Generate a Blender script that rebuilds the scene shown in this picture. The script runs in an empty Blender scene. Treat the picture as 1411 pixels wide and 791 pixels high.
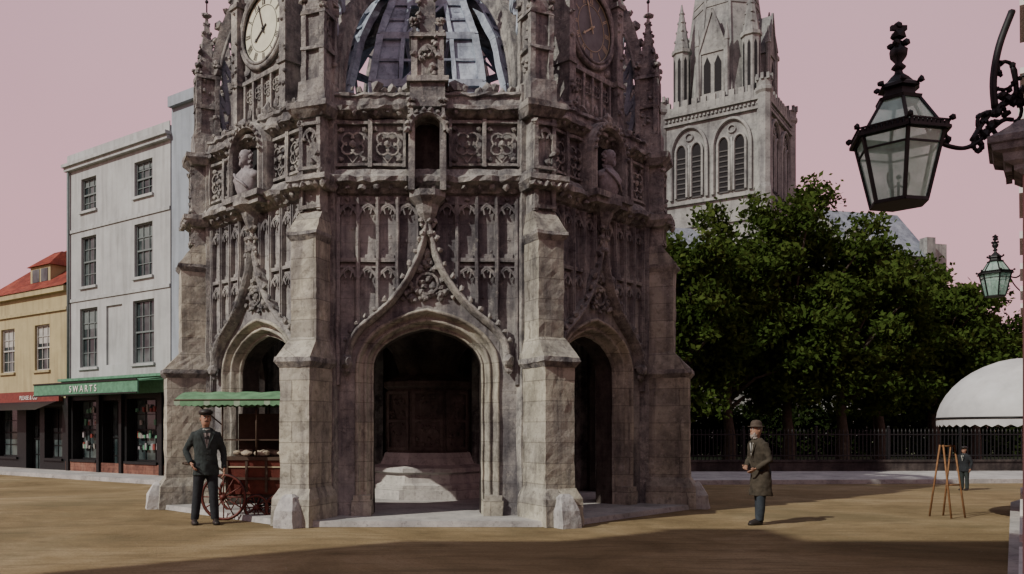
import bpy, math, random
import numpy as np
from mathutils import Vector, Matrix, Euler, noise
R=random.Random(7)
D=math.radians
scene=bpy.context.scene
# ---------------------------------------------------------------- materials
def nmat(name):
    m=bpy.data.materials.new(name); m.use_nodes=True
    nt=m.node_tree; nt.nodes.clear()
    o=nt.nodes.new('ShaderNodeOutputMaterial'); b=nt.nodes.new('ShaderNodeBsdfPrincipled')
    nt.links.new(b.outputs[0],o.inputs[0]); return m,nt,b,o
def N(nt,t,**k):
    n=nt.nodes.new(t)
    for a,v in k.items():
        if a.startswith('i_'): n.inputs[a[2:].replace('_',' ')].default_value=v
        else: setattr(n,a,v)
    return n
def ramp(nt,cols):
    r=nt.nodes.new('ShaderNodeValToRGB'); e=r.color_ramp.elements
    while len(e)<len(cols): e.new(0.5)
    for i,(p,c) in enumerate(cols):
        e[i].position=p; e[i].color=(c[0],c[1],c[2],1)
    return r
def mixc(nt,a,b,f,mode='MIX'):
    m=nt.nodes.new('ShaderNodeMix'); m.data_type='RGBA'; m.blend_type=mode
    for s,v in ((0,f),(6,a),(7,b)):
        if hasattr(v,'is_output'): nt.links.new(v,m.inputs[s])
        elif isinstance(v,(int,float)): m.inputs[s].default_value=v
        else: m.inputs[s].default_value=(v[0],v[1],v[2],1)
    return m.outputs[2]
def pos(nt,sc=(1,1,1)):
    g=nt.nodes.new('ShaderNodeNewGeometry'); mp=nt.nodes.new('ShaderNodeMapping')
    mp.inputs['Scale'].default_value=sc
    nt.links.new(g.outputs['Position'],mp.inputs[0]); return mp.outputs[0]
def stone(name,c1,c2,c3,joint=0.35,bh=0.3,bw=0.75,bump=0.5,streak=0.6,scale=1.0,soot=0.5,lich=0.0,black=0.0):
    m,nt,b,o=nmat(name); L=nt.links.new
    p=pos(nt)
    n1=N(nt,'ShaderNodeTexNoise',i_Scale=1.6*scale,i_Detail=9,i_Roughness=0.68); L(p,n1.inputs['Vector'])
    r1=ramp(nt,[(0.33,c1),(0.5,c2),(0.68,c3)]); L(n1.outputs[0],r1.inputs[0])
    n2=N(nt,'ShaderNodeTexNoise',i_Scale=11*scale,i_Detail=7,i_Roughness=0.75); L(p,n2.inputs['Vector'])
    r2=ramp(nt,[(0.30,(0.40,0.38,0.40)),(0.47,(0.97,0.97,0.97)),(0.7,(1,1,1))]); L(n2.outputs[0],r2.inputs[0])
    col=mixc(nt,r1.outputs[0],r2.outputs[0],0.85,'MULTIPLY')
    ps=pos(nt,(3.2,3.2,0.28)); n3=N(nt,'ShaderNodeTexNoise',i_Scale=1.4*scale,i_Detail=6,i_Roughness=0.6); L(ps,n3.inputs['Vector'])
    r3=ramp(nt,[(0.36,(0.28,0.27,0.33)),(0.50,(1,1,1)),(1,(1,1,1))]); L(n3.outputs[0],r3.inputs[0])
    col=mixc(nt,col,r3.outputs[0],streak,'MULTIPLY')
    n4=N(nt,'ShaderNodeTexNoise',i_Scale=0.7*scale,i_Detail=8,i_Roughness=0.75); L(p,n4.inputs['Vector'])
    r4=ramp(nt,[(0.40,(0.30,0.295,0.35)),(0.52,(1,1,1)),(1,(1,1,1))]); L(n4.outputs[0],r4.inputs[0])
    col=mixc(nt,col,r4.outputs[0],soot,'MULTIPLY')
    if lich:
        n5=N(nt,'ShaderNodeTexNoise',i_Scale=4.5,i_Detail=9,i_Roughness=0.8); L(p,n5.inputs['Vector'])
        r5=ramp(nt,[(0.56,(0,0,0)),(0.62,(1,1,1))]); L(n5.outputs[0],r5.inputs[0])
        f=N(nt,'ShaderNodeMath',operation='MULTIPLY'); L(r5.outputs[0],f.inputs[0]); f.inputs[1].default_value=lich
        col=mixc(nt,col,(0.56,0.545,0.48),f.outputs[0])
    if black:
        # dark crust collecting in patches
        pb=pos(nt,(1,1,.55)); n6=N(nt,'ShaderNodeTexNoise',i_Scale=2.6,i_Detail=10,i_Roughness=0.78,i_Distortion=.5); L(pb,n6.inputs['Vector'])
        r6=ramp(nt,[(0.54,(0,0,0)),(0.63,(1,1,1))]); L(n6.outputs[0],r6.inputs[0])
        f=N(nt,'ShaderNodeMath',operation='MULTIPLY'); L(r6.outputs[0],f.inputs[0]); f.inputs[1].default_value=black
        col=mixc(nt,col,(0.060,0.056,0.062),f.outputs[0])
    g=nt.nodes.new('ShaderNodeNewGeometry'); sx=nt.nodes.new('ShaderNodeSeparateXYZ'); L(g.outputs['Position'],sx.inputs[0])
    ma=N(nt,'ShaderNodeMath',operation='MULTIPLY_ADD'); L(sx.outputs[1],ma.inputs[0]); ma.inputs[1].default_value=0.83; L(sx.outputs[0],ma.inputs[2])
    cb=nt.nodes.new('ShaderNodeCombineXYZ'); L(ma.outputs[0],cb.inputs[0]); L(sx.outputs[2],cb.inputs[1])
    bk=N(nt,'ShaderNodeTexBrick'); L(cb.outputs[0],bk.inputs['Vector'])
    bk.inputs['Scale'].default_value=1; bk.inputs['Brick Width'].default_value=bw; bk.inputs['Row Height'].default_value=bh
    bk.inputs['Mortar Size'].default_value=0.010; bk.inputs['Mortar Smooth'].default_value=0.8
    bk.inputs['Color1'].default_value=(1.0,1.0,.98,1); bk.inputs['Color2'].default_value=(0.70,0.71,0.76,1); bk.inputs['Mortar'].default_value=(0.42,0.41,0.42,1)
    col=mixc(nt,col,bk.outputs[0],joint,'MULTIPLY')
    L(col,b.inputs['Base Color']); b.inputs['Roughness'].default_value=0.92
    b.inputs['Specular IOR Level'].default_value=0.2
    bp=N(nt,'ShaderNodeBump',i_Strength=bump,i_Distance=0.035)
    ad=N(nt,'ShaderNodeMath',operation='ADD'); L(n2.outputs[0],ad.inputs[0]); L(n1.outputs[0],ad.inputs[1])
    L(ad.outputs[0],bp.inputs['Height']); L(bp.outputs[0],b.inputs['Normal'])
    return m
def plain(name,c,rough=0.7,var=0.25,scale=6,metal=0,bump=0.0,spec=0.3):
    m,nt,b,o=nmat(name); L=nt.links.new
    p=pos(nt); n=N(nt,'ShaderNodeTexNoise',i_Scale=scale,i_Detail=7,i_Roughness=0.65); L(p,n.inputs['Vector'])
    r=ramp(nt,[(0.3,[x*(1-var) for x in c]),(0.7,[min(1,x*(1+var)) for x in c])]); L(n.outputs[0],r.inputs[0])
    L(r.outputs[0],b.inputs['Base Color']); b.inputs['Roughness'].default_value=rough; b.inputs['Metallic'].default_value=metal
    b.inputs['Specular IOR Level'].default_value=spec
    if bump:
        bp=N(nt,'ShaderNodeBump',i_Strength=bump,i_Distance=0.02); L(n.outputs[0],bp.inputs['Height']); L(bp.outputs[0],b.inputs['Normal'])
    return m
def plaster(name,c,streak=0.5):
    m,nt,b,o=nmat(name); L=nt.links.new
    p=pos(nt); n=N(nt,'ShaderNodeTexNoise',i_Scale=0.9,i_Detail=8,i_Roughness=0.7); L(p,n.inputs['Vector'])
    r=ramp(nt,[(0.3,[x*0.78 for x in c]),(0.65,[x*1.06 for x in c])]); L(n.outputs[0],r.inputs[0])
    ps=pos(nt,(4,4,0.35)); n3=N(nt,'ShaderNodeTexNoise',i_Scale=1.5,i_Detail=6); L(ps,n3.inputs['Vector'])
    r3=ramp(nt,[(0.35,(0.62,0.6,0.58)),(0.55,(1,1,1)),(1,(1,1,1))]); L(n3.outputs[0],r3.inputs[0])
    col=mixc(nt,r.outputs[0],r3.outputs[0],streak,'MULTIPLY')
    L(col,b.inputs['Base Color']); b.inputs['Roughness'].default_value=0.85
    return m
M_BUT=stone('stone_buttress',(0.26,0.25,0.205),(0.43,0.415,0.34),(0.55,0.53,0.44),joint=0.85,bh=0.32,bw=0.9,streak=0.6,soot=0.55,lich=.4,black=.45)
M_WALL=stone('stone_wall',(0.16,0.155,0.16),(0.29,0.285,0.275),(0.43,0.42,0.38),joint=0.5,streak=0.65,soot=0.6,lich=.3,black=.5)
M_UP=stone('stone_carved',(0.12,0.12,0.125),(0.29,0.285,0.27),(0.47,0.46,0.41),joint=0.0,streak=0.6,soot=0.65,bump=0.9,scale=1.7,lich=.4,black=.6)
M_PALE=stone('stone_pale',(0.26,0.30,0.35),(0.40,0.46,0.54),(0.52,0.58,0.66),joint=0.4,streak=0.5,soot=0.5,black=.3)
M_INT=stone('stone_interior_shade',(0.03,0.027,0.025),(0.06,0.05,0.045),(0.10,0.085,0.075),joint=0.3,streak=0.5)  # darkened copy of the wall stone; the arch interior's shade is in its colour
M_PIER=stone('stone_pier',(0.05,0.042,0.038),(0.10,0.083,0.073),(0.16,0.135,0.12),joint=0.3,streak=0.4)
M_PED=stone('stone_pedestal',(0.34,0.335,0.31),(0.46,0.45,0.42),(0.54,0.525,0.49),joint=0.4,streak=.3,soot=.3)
M_CATH=stone('stone_cathedral',(0.17,0.18,0.175),(0.26,0.275,0.265),(0.34,0.355,0.335),joint=0.15,bh=0.5,bw=1.2,scale=0.25,streak=0.5,soot=0.45,bump=0.3)
M_CATHR=stone('lead_roof',(0.13,0.15,0.18),(0.20,0.23,0.27),(0.28,0.31,0.34),joint=0.1,bh=9,bw=0.8,scale=0.3,streak=0.4,bump=0.2)
M_DARK=plain('dark_opening_shade',(0.012,0.012,0.014),0.9)
M_IRON=plain('black_iron',(0.012,0.013,0.014),0.5,0.4,20,0.2)
M_WHITE=plain('white_paint',(0.62,0.62,0.60),0.6,0.15,5)
M_PAVE=stone('paving_stone',(0.27,0.27,0.26),(0.38,0.375,0.36),(0.47,0.46,0.44),joint=0.0,streak=0.0,soot=0.3,bump=0.3)
def ground_mat():
    m,nt,b,o=nmat('sandy_road'); L=nt.links.new
    p=pos(nt)
    n1=N(nt,'ShaderNodeTexNoise',i_Scale=0.35,i_Detail=10,i_Roughness=0.7,i_Distortion=0.6); L(p,n1.inputs['Vector'])
    r1=ramp(nt,[(0.34,(0.150,0.112,0.058)),(0.5,(0.240,0.182,0.098)),(0.66,(0.33,0.262,0.155))]); L(n1.outputs[0],r1.inputs[0])
    ps=pos(nt,(0.35,1.6,1)); n2=N(nt,'ShaderNodeTexNoise',i_Scale=1.5,i_Detail=9,i_Roughness=0.7,i_Distortion=0.6); L(ps,n2.inputs['Vector'])
    r2=ramp(nt,[(0.36,(0.60,0.58,0.55)),(0.5,(1,1,1)),(0.7,(1,1,1))]); L(n2.outputs[0],r2.inputs[0])
    col=mixc(nt,r1.outputs[0],r2.outputs[0],0.45,'MULTIPLY')
    n3=N(nt,'ShaderNodeTexNoise',i_Scale=26,i_Detail=6,i_Roughness=0.8); L(p,n3.inputs['Vector'])
    r3=ramp(nt,[(0.3,(0.4,0.4,0.4)),(0.5,(1,1,1)),(0.75,(1,1,1))]); L(n3.outputs[0],r3.inputs[0])
    col=mixc(nt,col,r3.outputs[0],0.8,'MULTIPLY')
    n6=N(nt,'ShaderNodeTexNoise',i_Scale=0.22,i_Detail=8,i_Roughness=0.7); L(p,n6.inputs['Vector'])
    r6=ramp(nt,[(0.52,(0,0,0)),(0.62,(.5,.5,.5))]); L(n6.outputs[0],r6.inputs[0])
    col=mixc(nt,col,(0.125,0.108,0.06),r6.outputs[0])
    pw=pos(nt,(0.12,0.9,1)); wv_=N(nt,'ShaderNodeTexNoise',i_Scale=2.4,i_Detail=4,i_Distortion=.2); L(pw,wv_.inputs['Vector'])
    rw=ramp(nt,[(0.47,(0,0,0)),(0.5,(.45,.45,.45)),(0.53,(0,0,0))]); L(wv_.outputs[0],rw.inputs[0])
    col=mixc(nt,col,(0.11,0.085,0.048),rw.outputs[0])
    n4=N(nt,'ShaderNodeTexVoronoi',i_Scale=9); L(p,n4.inputs['Vector'])
    r4=ramp(nt,[(0.05,(1,1,1)),(0.13,(0,0,0))]); L(n4.outputs[0],r4.inputs[0])
    n5=N(nt,'ShaderNodeTexNoise',i_Scale=1.1,i_Detail=5); L(p,n5.inputs['Vector']); r5=ramp(nt,[(0.5,(0,0,0)),(0.6,(.6,.6,.6))]); L(n5.outputs[0],r5.inputs[0])
    f=N(nt,'ShaderNodeMath',operation='MULTIPLY'); L(r4.outputs[0],f.inputs[0]); L(r5.outputs[0],f.inputs[1])
    col=mixc(nt,col,(0.36,0.32,0.25),f.outputs[0])
    L(col,b.inputs['Base Color']); b.inputs['Roughness'].default_value=0.95; b.inputs['Specular IOR Level'].default_value=0.1
    ad=N(nt,'ShaderNodeMath',operation='ADD'); L(n2.outputs[0],ad.inputs[0]); L(n3.outputs[0],ad.inputs[1])
    bp=N(nt,'ShaderNodeBump',i_Strength=0.7,i_Distance=0.03); L(ad.outputs[0],bp.inputs['Height']); L(bp.outputs[0],b.inputs['Normal'])
    return m
M_GROUND=ground_mat()
M_GRASS=plain('grass_ground',(0.045,0.065,0.022),0.95,0.4,3)
M_WHTPL=plaster('white_plaster',(0.37,0.40,0.405))
M_CREAM=plaster('cream_plaster',(0.37,0.325,0.18))
M_BLUPL=plaster('blue_grey_plaster',(0.27,0.32,0.37))
M_BRICK=stone('brick_wall',(0.13,0.06,0.045),(0.20,0.095,0.07),(0.27,0.15,0.11),joint=0.5,bh=0.085,bw=0.24,scale=1,streak=0.4)
M_TILE=stone('red_roof_tiles',(0.17,0.035,0.025),(0.25,0.055,0.035),(0.32,0.09,0.06),joint=0.7,bh=0.16,bw=0.22,streak=0.3,soot=0.4)
M_SLATE=stone('slate_roof',(0.07,0.075,0.085),(0.11,0.115,0.13),(0.16,0.17,0.18),joint=0.5,bh=0.2,bw=0.3)
M_GREEN=plain('green_paint',(0.075,0.20,0.125),0.6,0.3,8)
M_FRAME=plain('window_frame',(0.13,0.16,0.16),0.5,0.2,8)
M_WFRAME=plain('sash_paint',(0.36,0.37,0.35),0.5,0.2,8)
M_REDSIGN=plain('red_brown_paint',(0.16,0.035,0.028),0.5,0.3,10)
M_GOLD=plain('gilt',(0.40,0.36,0.24),0.5,0.2,12,0.0)
def glassm():
    m,nt,b,o=nmat('window_glass'); L=nt.links.new
    p=pos(nt); n=N(nt,'ShaderNodeTexNoise',i_Scale=1.3,i_Detail=3); L(p,n.inputs['Vector'])
    r=ramp(nt,[(0.4,(0.018,0.028,0.030)),(0.62,(0.09,0.115,0.115))]); L(n.outputs[0],r.inputs[0])
    L(r.outputs[0],b.inputs['Base Color']); b.inputs['Roughness'].default_value=0.12
    return m
M_GLASS=glassm()
def lampglass():
    m,nt,b,o=nmat('lantern_glass'); L=nt.links.new
    tr=N(nt,'ShaderNodeBsdfTransparent'); tr.inputs[0].default_value=(0.82,0.98,0.92,1)
    df=N(nt,'ShaderNodeBsdfTranslucent'); df.inputs[0].default_value=(0.60,0.93,0.82,1)
    d2=N(nt,'ShaderNodeBsdfDiffuse'); d2.inputs[0].default_value=(0.58,0.85,0.76,1)
    p=pos(nt); n=N(nt,'ShaderNodeTexNoise',i_Scale=9,i_Detail=5); L(p,n.inputs['Vector'])
    r=ramp(nt,[(0.3,(0.4,)*3),(0.7,(0.75,)*3)]); L(n.outputs[0],r.inputs[0])
    m0=N(nt,'ShaderNodeMixShader',i_Fac=0.5); L(df.outputs[0],m0.inputs[1]); L(d2.outputs[0],m0.inputs[2])
    m1=N(nt,'ShaderNodeMixShader'); L(r.outputs[0],m1.inputs[0]); L(tr.outputs[0],m1.inputs[1]); L(m0.outputs[0],m1.inputs[2])
    gl=N(nt,'ShaderNodeBsdfGlossy',i_Roughness=0.08); m2=N(nt,'ShaderNodeMixShader',i_Fac=0.08); L(m1.outputs[0],m2.inputs[1]); L(gl.outputs[0],m2.inputs[2])
    L(m2.outputs[0],o.inputs[0]); return m
M_LGLASS=lampglass()
def leafm(name,c1,c2,c3):
    m,nt,b,o=nmat(name); L=nt.links.new
    p=pos(nt); n=N(nt,'ShaderNodeTexNoise',i_Scale=1.1,i_Detail=8,i_Roughness=0.8); L(p,n.inputs['Vector'])
    r=ramp(nt,[(0.3,c1),(0.5,c2),(0.7,c3)]); L(n.outputs[0],r.inputs[0])
    df=N(nt,'ShaderNodeBsdfDiffuse'); tl=N(nt,'ShaderNodeBsdfTranslucent'); L(r.outputs[0],df.inputs[0]); L(r.outputs[0],tl.inputs[0])
    mx=N(nt,'ShaderNodeMixShader',i_Fac=0.25); L(df.outputs[0],mx.inputs[1]); L(tl.outputs[0],mx.inputs[2]); L(mx.outputs[0],o.inputs[0])
    return m
M_LEAF=leafm('tree_leaves',(0.020,0.036,0.009),(0.043,0.072,0.016),(0.10,0.125,0.032))
M_BARK=plain('bark',(0.055,0.045,0.035),0.95,0.4,9,bump=0.6)
M_HEDGE=leafm('hedge_leaves',(0.010,0.018,0.007),(0.02,0.032,0.010),(0.035,0.05,0.016))
# ---------------------------------------------------------------- mesh builder
import bmesh
def ico(sub):
    bm=bmesh.new(); bmesh.ops.create_icosphere(bm,subdivisions=sub,radius=1)
    bm.verts.ensure_lookup_table(); v=[tuple(x.co) for x in bm.verts]; f=[[q.index for q in x.verts] for x in bm.faces]; bm.free(); return v,f
ICO1=ico(1); ICO2=ico(2); ICO3=ico(3)
class M:
    def __init__(s): s.v=[];s.f=[];s.m=[];s.sm=[];s.T=Matrix.Identity(4)
    def add(s,vs,fs,mi=0,smooth=False):
        b=len(s.v)
        for p in vs: s.v.append(tuple(s.T@Vector(p)))
        for f in fs: s.f.append([b+i for i in f]); s.m.append(mi); s.sm.append(smooth)
    def box(s,x0,x1,y0,y1,z0,z1,mi=0,j=0.0):
        vs=[(x,y,z) for z in (z0,z1) for y in (y0,y1) for x in (x0,x1)]
        if j: vs=[(a+R.uniform(-j,j),b+R.uniform(-j,j),c+R.uniform(-j,j)) for a,b,c in vs]
        s.add(vs,[(0,2,3,1),(4,5,7,6),(0,1,5,4),(1,3,7,5),(3,2,6,7),(2,0,4,6)],mi)
    def taper(s,b0,z0,b1,z1,mi=0):
        vs=[(x,y,z0) for y in b0[2:] for x in b0[:2]]+[(x,y,z1) for y in b1[2:] for x in b1[:2]]
        s.add(vs,[(0,2,3,1),(4,5,7,6),(0,1,5,4),(1,3,7,5),(3,2,6,7),(2,0,4,6)],mi)
    def loft(s,rings,mi=0,cap=True,smooth=True,closed=True):
        n=len(rings[0]); vs=[p for r in rings for p in r]; fs=[]
        for k in range(len(rings)-1):
            for i in range(n if closed else n-1):
                j=(i+1)%n; fs.append((k*n+i,k*n+j,(k+1)*n+j,(k+1)*n+i))
        if cap and closed:
            fs.append(tuple(range(n-1,-1,-1))); fs.append(tuple((len(rings)-1)*n+i for i in range(n)))
        s.add(vs,fs,mi,smooth)
    def lathe(s,prof,c=(0,0,0),n=12,mi=0,smooth=True,rot=0,sx=1,sy=1):
        s.loft([[(c[0]+r*sx*math.cos(rot+2*math.pi*i/n),c[1]+r*sy*math.sin(rot+2*math.pi*i/n),c[2]+z) for i in range(n)] for r,z in prof],mi,True,smooth)
    def tube(s,path,r,n=6,mi=0,smooth=True,closed=False):
        P=[Vector(p) for p in path]; rings=[]; m=len(P)
        rr=r if isinstance(r,(list,tuple)) else [r]*m
        prev=None
        for i in range(m):
            if closed: t=P[(i+1)%m]-P[i-1]
            else: t=P[min(i+1,m-1)]-P[max(i-1,0)]
            if t.length<1e-9: t=Vector((0,0,1))
            t.normalize()
            if prev is None:
                a=Vector((0,1,0)) if abs(t.y)<0.9 else Vector((1,0,0))
                u=t.cross(a).normalized()
            else:
                u=(prev-t*prev.dot(t)).normalized()
            prev=u; w=t.cross(u)
            rings.append([tuple(P[i]+(u*math.cos(2*math.pi*k/n+math.pi/4)+w*math.sin(2*math.pi*k/n+math.pi/4))*rr[i]) for k in range(n)])
        if closed: rings.append(rings[0]); s.loft(rings,mi,False,smooth)
        else: s.loft(rings,mi,True,smooth)
    def blob(s,c,r,mi=0,j=0.25,sub=1,sc=(1,1,1)):
        V,F=(ICO1,ICO2,ICO3)[sub-1]
        s.add([(c[0]+x*r*sc[0]*(1+R.uniform(-j,j)),c[1]+y*r*sc[1]*(1+R.uniform(-j,j)),c[2]+z*r*sc[2]*(1+R.uniform(-j,j))) for x,y,z in V],F,mi,j<0.15)
    def obj(s,name,mats,parent=None,mat=None,remesh=0,erode=0,el=.22):
        me=bpy.data.meshes.new(name); me.from_pydata(s.v,[],s.f); me.update()
        for m in mats: me.materials.append(m)
        me.polygons.foreach_set('material_index',s.m); me.polygons.foreach_set('use_smooth',s.sm)
        bm=bmesh.new(); bm.from_mesh(me); bmesh.ops.recalc_face_normals(bm,faces=bm.faces)
        if erode:
            for it in range(4):
                ed=[e for e in bm.edges if e.calc_length()>el]
                if not ed: break
                bmesh.ops.subdivide_edges(bm,edges=ed,cuts=1,use_grid_fill=True)
            for v in bm.verts:
                p=v.co
                v.co=p+noise.noise_vector(p*2.7+Vector((7,3,1)))*erode*.6+noise.noise_vector(p*9.0)*erode*.8
        bm.to_mesh(me); bm.free()
        return link(me,name,parent,mat,remesh)
def link(me,name,parent=None,mat=None,remesh=0):
    o=bpy.data.objects.new(name,me); scene.collection.objects.link(o)
    if parent: o.parent=parent
    if mat is not None: o.matrix_basis=mat
    if remesh:
        md=o.modifiers.new('r','REMESH'); md.mode='VOXEL'; md.voxel_size=remesh; md.use_smooth_shade=True
        sm=o.modifiers.new('s','SMOOTH'); sm.factor=0.5; sm.iterations=3
    return o
def empty(name,mat=None):
    o=bpy.data.objects.new(name,None); scene.collection.objects.link(o)
    if mat is not None: o.matrix_basis=mat
    return o
def cat(pts,n=8):
    out=[]; P=[pts[0]]+list(pts)+[pts[-1]]
    for i in range(1,len(P)-2):
        for k in range(n):
            t=k/n; o=[]
            for a in range(len(pts[0])):
                p0,p1,p2,p3=P[i-1][a],P[i][a],P[i+1][a],P[i+2][a]
                o.append(0.5*((2*p1)+(-p0+p2)*t+(2*p0-5*p1+4*p2-p3)*t*t+(-p0+3*p1-3*p2+p3)*t**3))
            out.append(tuple(o))
    out.append(tuple(pts[-1])); return out
# ---------------------------------------------------------------- camera
cam=bpy.data.cameras.new('camera'); co=bpy.data.objects.new('camera',cam); scene.collection.objects.link(co)
co.location=(0,0,1.5); co.rotation_euler=(D(90),0,0)
cam.sensor_width=36; cam.lens=1150/1411*36; cam.shift_x=0.0826; cam.shift_y=0.138; cam.clip_end=3000; cam.clip_start=0.1
scene.camera=co
# ---------------------------------------------------------------- light
EL=D(38); AZ=D(56)
S=Vector((-math.sin(AZ)*math.cos(EL),-math.cos(AZ)*math.cos(EL),math.sin(EL)))
sl=bpy.data.lights.new('sun','SUN'); sl.energy=4.4; sl.angle=D(0.6); sl.color=(1,0.95,0.84)
so=bpy.data.objects.new('sun',sl); scene.collection.objects.link(so); so.rotation_euler=(-S).to_track_quat('-Z','Y').to_euler()
w=bpy.data.worlds.new('World'); scene.world=w; w.use_nodes=True
nt=w.node_tree; bg=nt.nodes['Background']; sk=nt.nodes.new('ShaderNodeTexSky'); sk.sky_type='NISHITA'; sk.sun_disc=False
sk.sun_elevation=EL; sk.sun_rotation=math.atan2(S.x,S.y)%(2*math.pi)
tc=nt.nodes.new('ShaderNodeTexCoord'); sp=nt.nodes.new('ShaderNodeSeparateXYZ'); nt.links.new(tc.outputs['Generated'],sp.inputs[0])
rp=ramp(nt,[(0.0,(.96,.50,.53)),(0.22,(.98,.52,.57)),(0.5,(.88,.52,.59)),(0.75,(.58,.54,.62)),(1.0,(.42,.50,.58))]); nt.links.new(sp.outputs[2],rp.inputs[0])
nz=nt.nodes.new('ShaderNodeTexNoise'); nz.inputs['Scale'].default_value=2.2; nz.inputs['Detail'].default_value=6; nt.links.new(tc.outputs['Generated'],nz.inputs[0])
rz=ramp(nt,[(0.3,(0.90,0.88,0.90)),(0.7,(1,1,1))]); nt.links.new(nz.outputs[0],rz.inputs[0])
pk=mixc(nt,rp.outputs[0],rz.outputs[0],1.0,'MULTIPLY')
vm=nt.nodes.new('ShaderNodeVectorMath'); vm.operation='SCALE'; vm.inputs['Scale'].default_value=8.4; nt.links.new(pk,vm.inputs[0])
cc=mixc(nt,sk.outputs[0],vm.outputs[0],0.93)
nt.links.new(cc,bg.inputs[0]); bg.inputs[1].default_value=0.12
# ---------------------------------------------------------------- ground
g=M(); g.add([(-900,-300,0),(900,-300,0),(900,1500,0),(-900,1500,0)],[(0,1,2,3)]); g.obj('ground',[M_GROUND])
# ================================================================ MARKET CROSS
SD=3.5; AP=SD/2*(1+math.sqrt(2)); CR=SD/(2*math.sin(D(22.5))); CY=13.5+AP
cross=empty('market_cross',Matrix.Translation((0,CY,0)))
def faceM(i): return Matrix.Rotation(D(45*i),4,'Z')@Matrix.Translation((0,-AP,0))
def corM(i): return Matrix.Rotation(D(45*i+22.5),4,'Z')@Matrix.Translation((0,-CR,0))
def archf(t): t=min(1,abs(t)); return 0.78*math.sqrt(max(0,1-t**2.4))+0.22*(1-t)
def arch(h,spring,rise,n=14,foot=0.0):
    p=[(-h,foot)]
    for i in range(-n,n+1):
        t=math.sin(math.pi/2*i/n); p.append((h*t,spring+rise*archf(t)))
    p.append((h,foot)); return p
def wbox(m,u0,u1,w0,w1,z0,z1,mi=0,j=0.0): m.box(u0,u1,-w1,-w0,z0,z1,mi,j)
TOP=6.5; TH=0.6
def wall_mesh():
    m=M(); h0,r0=1.17,0.94; h1,r1=0.886,0.64; SP=2.5
    def arcpoly(h): 
        k=(h-h1)/(h0-h1); return arch(h,SP,r1+(r0-r1)*k)
    for (h,w) in ((h0,0.0),(h1,-TH)):
        A=arcpoly(h); y=-w; inn=1 if w<0 else 0
        vs=[];fs=[]
        for (u,z) in A[1:-1]: vs+=[(u,y,z),(u,y,TOP)]
        n=len(A)-2
        for i in range(n-1): fs.append((2*i,2*i+2,2*i+3,2*i+1))
        m.add(vs,fs,inn)
        for s in (-1,1): m.add([(s*1.72,y,0),(s*h,y,0),(s*h,y,TOP),(s*1.72,y,TOP)],[(0,1,2,3)],inn)
    m.add([(-1.72,0,TOP),(1.72,0,TOP),(1.72,TH,TOP),(-1.72,TH,TOP)],[(0,1,2,3)],0)
    prof=[(1.17,0),(1.165,.035),(1.14,.05),(1.115,.035),(1.105,-.02),(1.075,-.08),(1.04,-.10),(1.03,-.065),(1.005,-.05),(.985,-.07),(.975,-.13),(.945,-.20),(.92,-.22),(.915,-.19),(.895,-.19),(.886,-.25)]
    rows=[[(u,-w,z) for (u,z) in arcpoly(h)] for h,w in prof]
    m.loft(rows,2,False,True,False)
    m.loft([[(u,.25,z) for (u,z) in arcpoly(h1)],[(u,TH,z) for (u,z) in arcpoly(h1)]],1,False,True,False)
    for s in (-1,1):
        wbox(m,*sorted((s*.90,s*1.22)),-.24,.09,0,.34,2,.004); wbox(m,*sorted((s*.93,s*1.20)),-.2,.07,.34,.42,2,.004)
    return m
OG=[(1.28,2.62),(1.245,2.85),(1.10,3.08),(.88,3.27),(.62,3.50),(.38,3.80),(.18,4.15),(.07,4.48),(0,4.80)]
OGC=cat(OG,5)
def ogz(u):
    u=abs(u)
    for (a,b) in zip(OGC[:-1],OGC[1:]):
        if b[0]<=u<=a[0]: return b[1]+(a[1]-b[1])*((u-b[0])/max(1e-6,a[0]-b[0]))
    return 2.7
def head(m,u0,u1,z,w,r=.016,mi=0):
    c=(u0+u1)/2; h=(u1-u0)/2; H=h*1.25; pts=[]
    for i in range(-6,7):
        t=i/6; pts.append((c+h*t,-w,z+H*(math.sqrt(max(0,1-t*t))*.7+.3*(1-abs(t)))))
    m.tube(pts,r*1.25,4,mi,False)
    for s in (-1,1):
        m.tube([(c+s*h,-w,z+.02),(c+s*h*.55,-w,z+.10*h/.16),(c+s*h*.30,-w,z-.01),],r,4,mi,False)
        m.tube([(c+s*h*.30,-w,z-.01),(c+s*h*.5,-w,z+H*.55),(c,-w,z+H*.82)],r,4,mi,False)
    wbox(m,u0,u1,0.0,w*.5,z+H*1.0,z+H*1.0+.05,mi)
def quat(m,c,z,r,w,mi=0):
    for k in range(4):
        a=math.pi/4+k*math.pi/2; cx=c+r*.5*math.cos(a); cz=z+r*.5*math.sin(a)
        m.tube([(cx+r*.45*math.cos(a+b),-w,cz+r*.45*math.sin(a+b)) for b in [x*math.pi/5-2.2 for x in range(8)]],r*.09,4,mi,False)
    m.blob((c,-w,z),r*.28,mi,.3,1,(1,.6,1))
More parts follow.
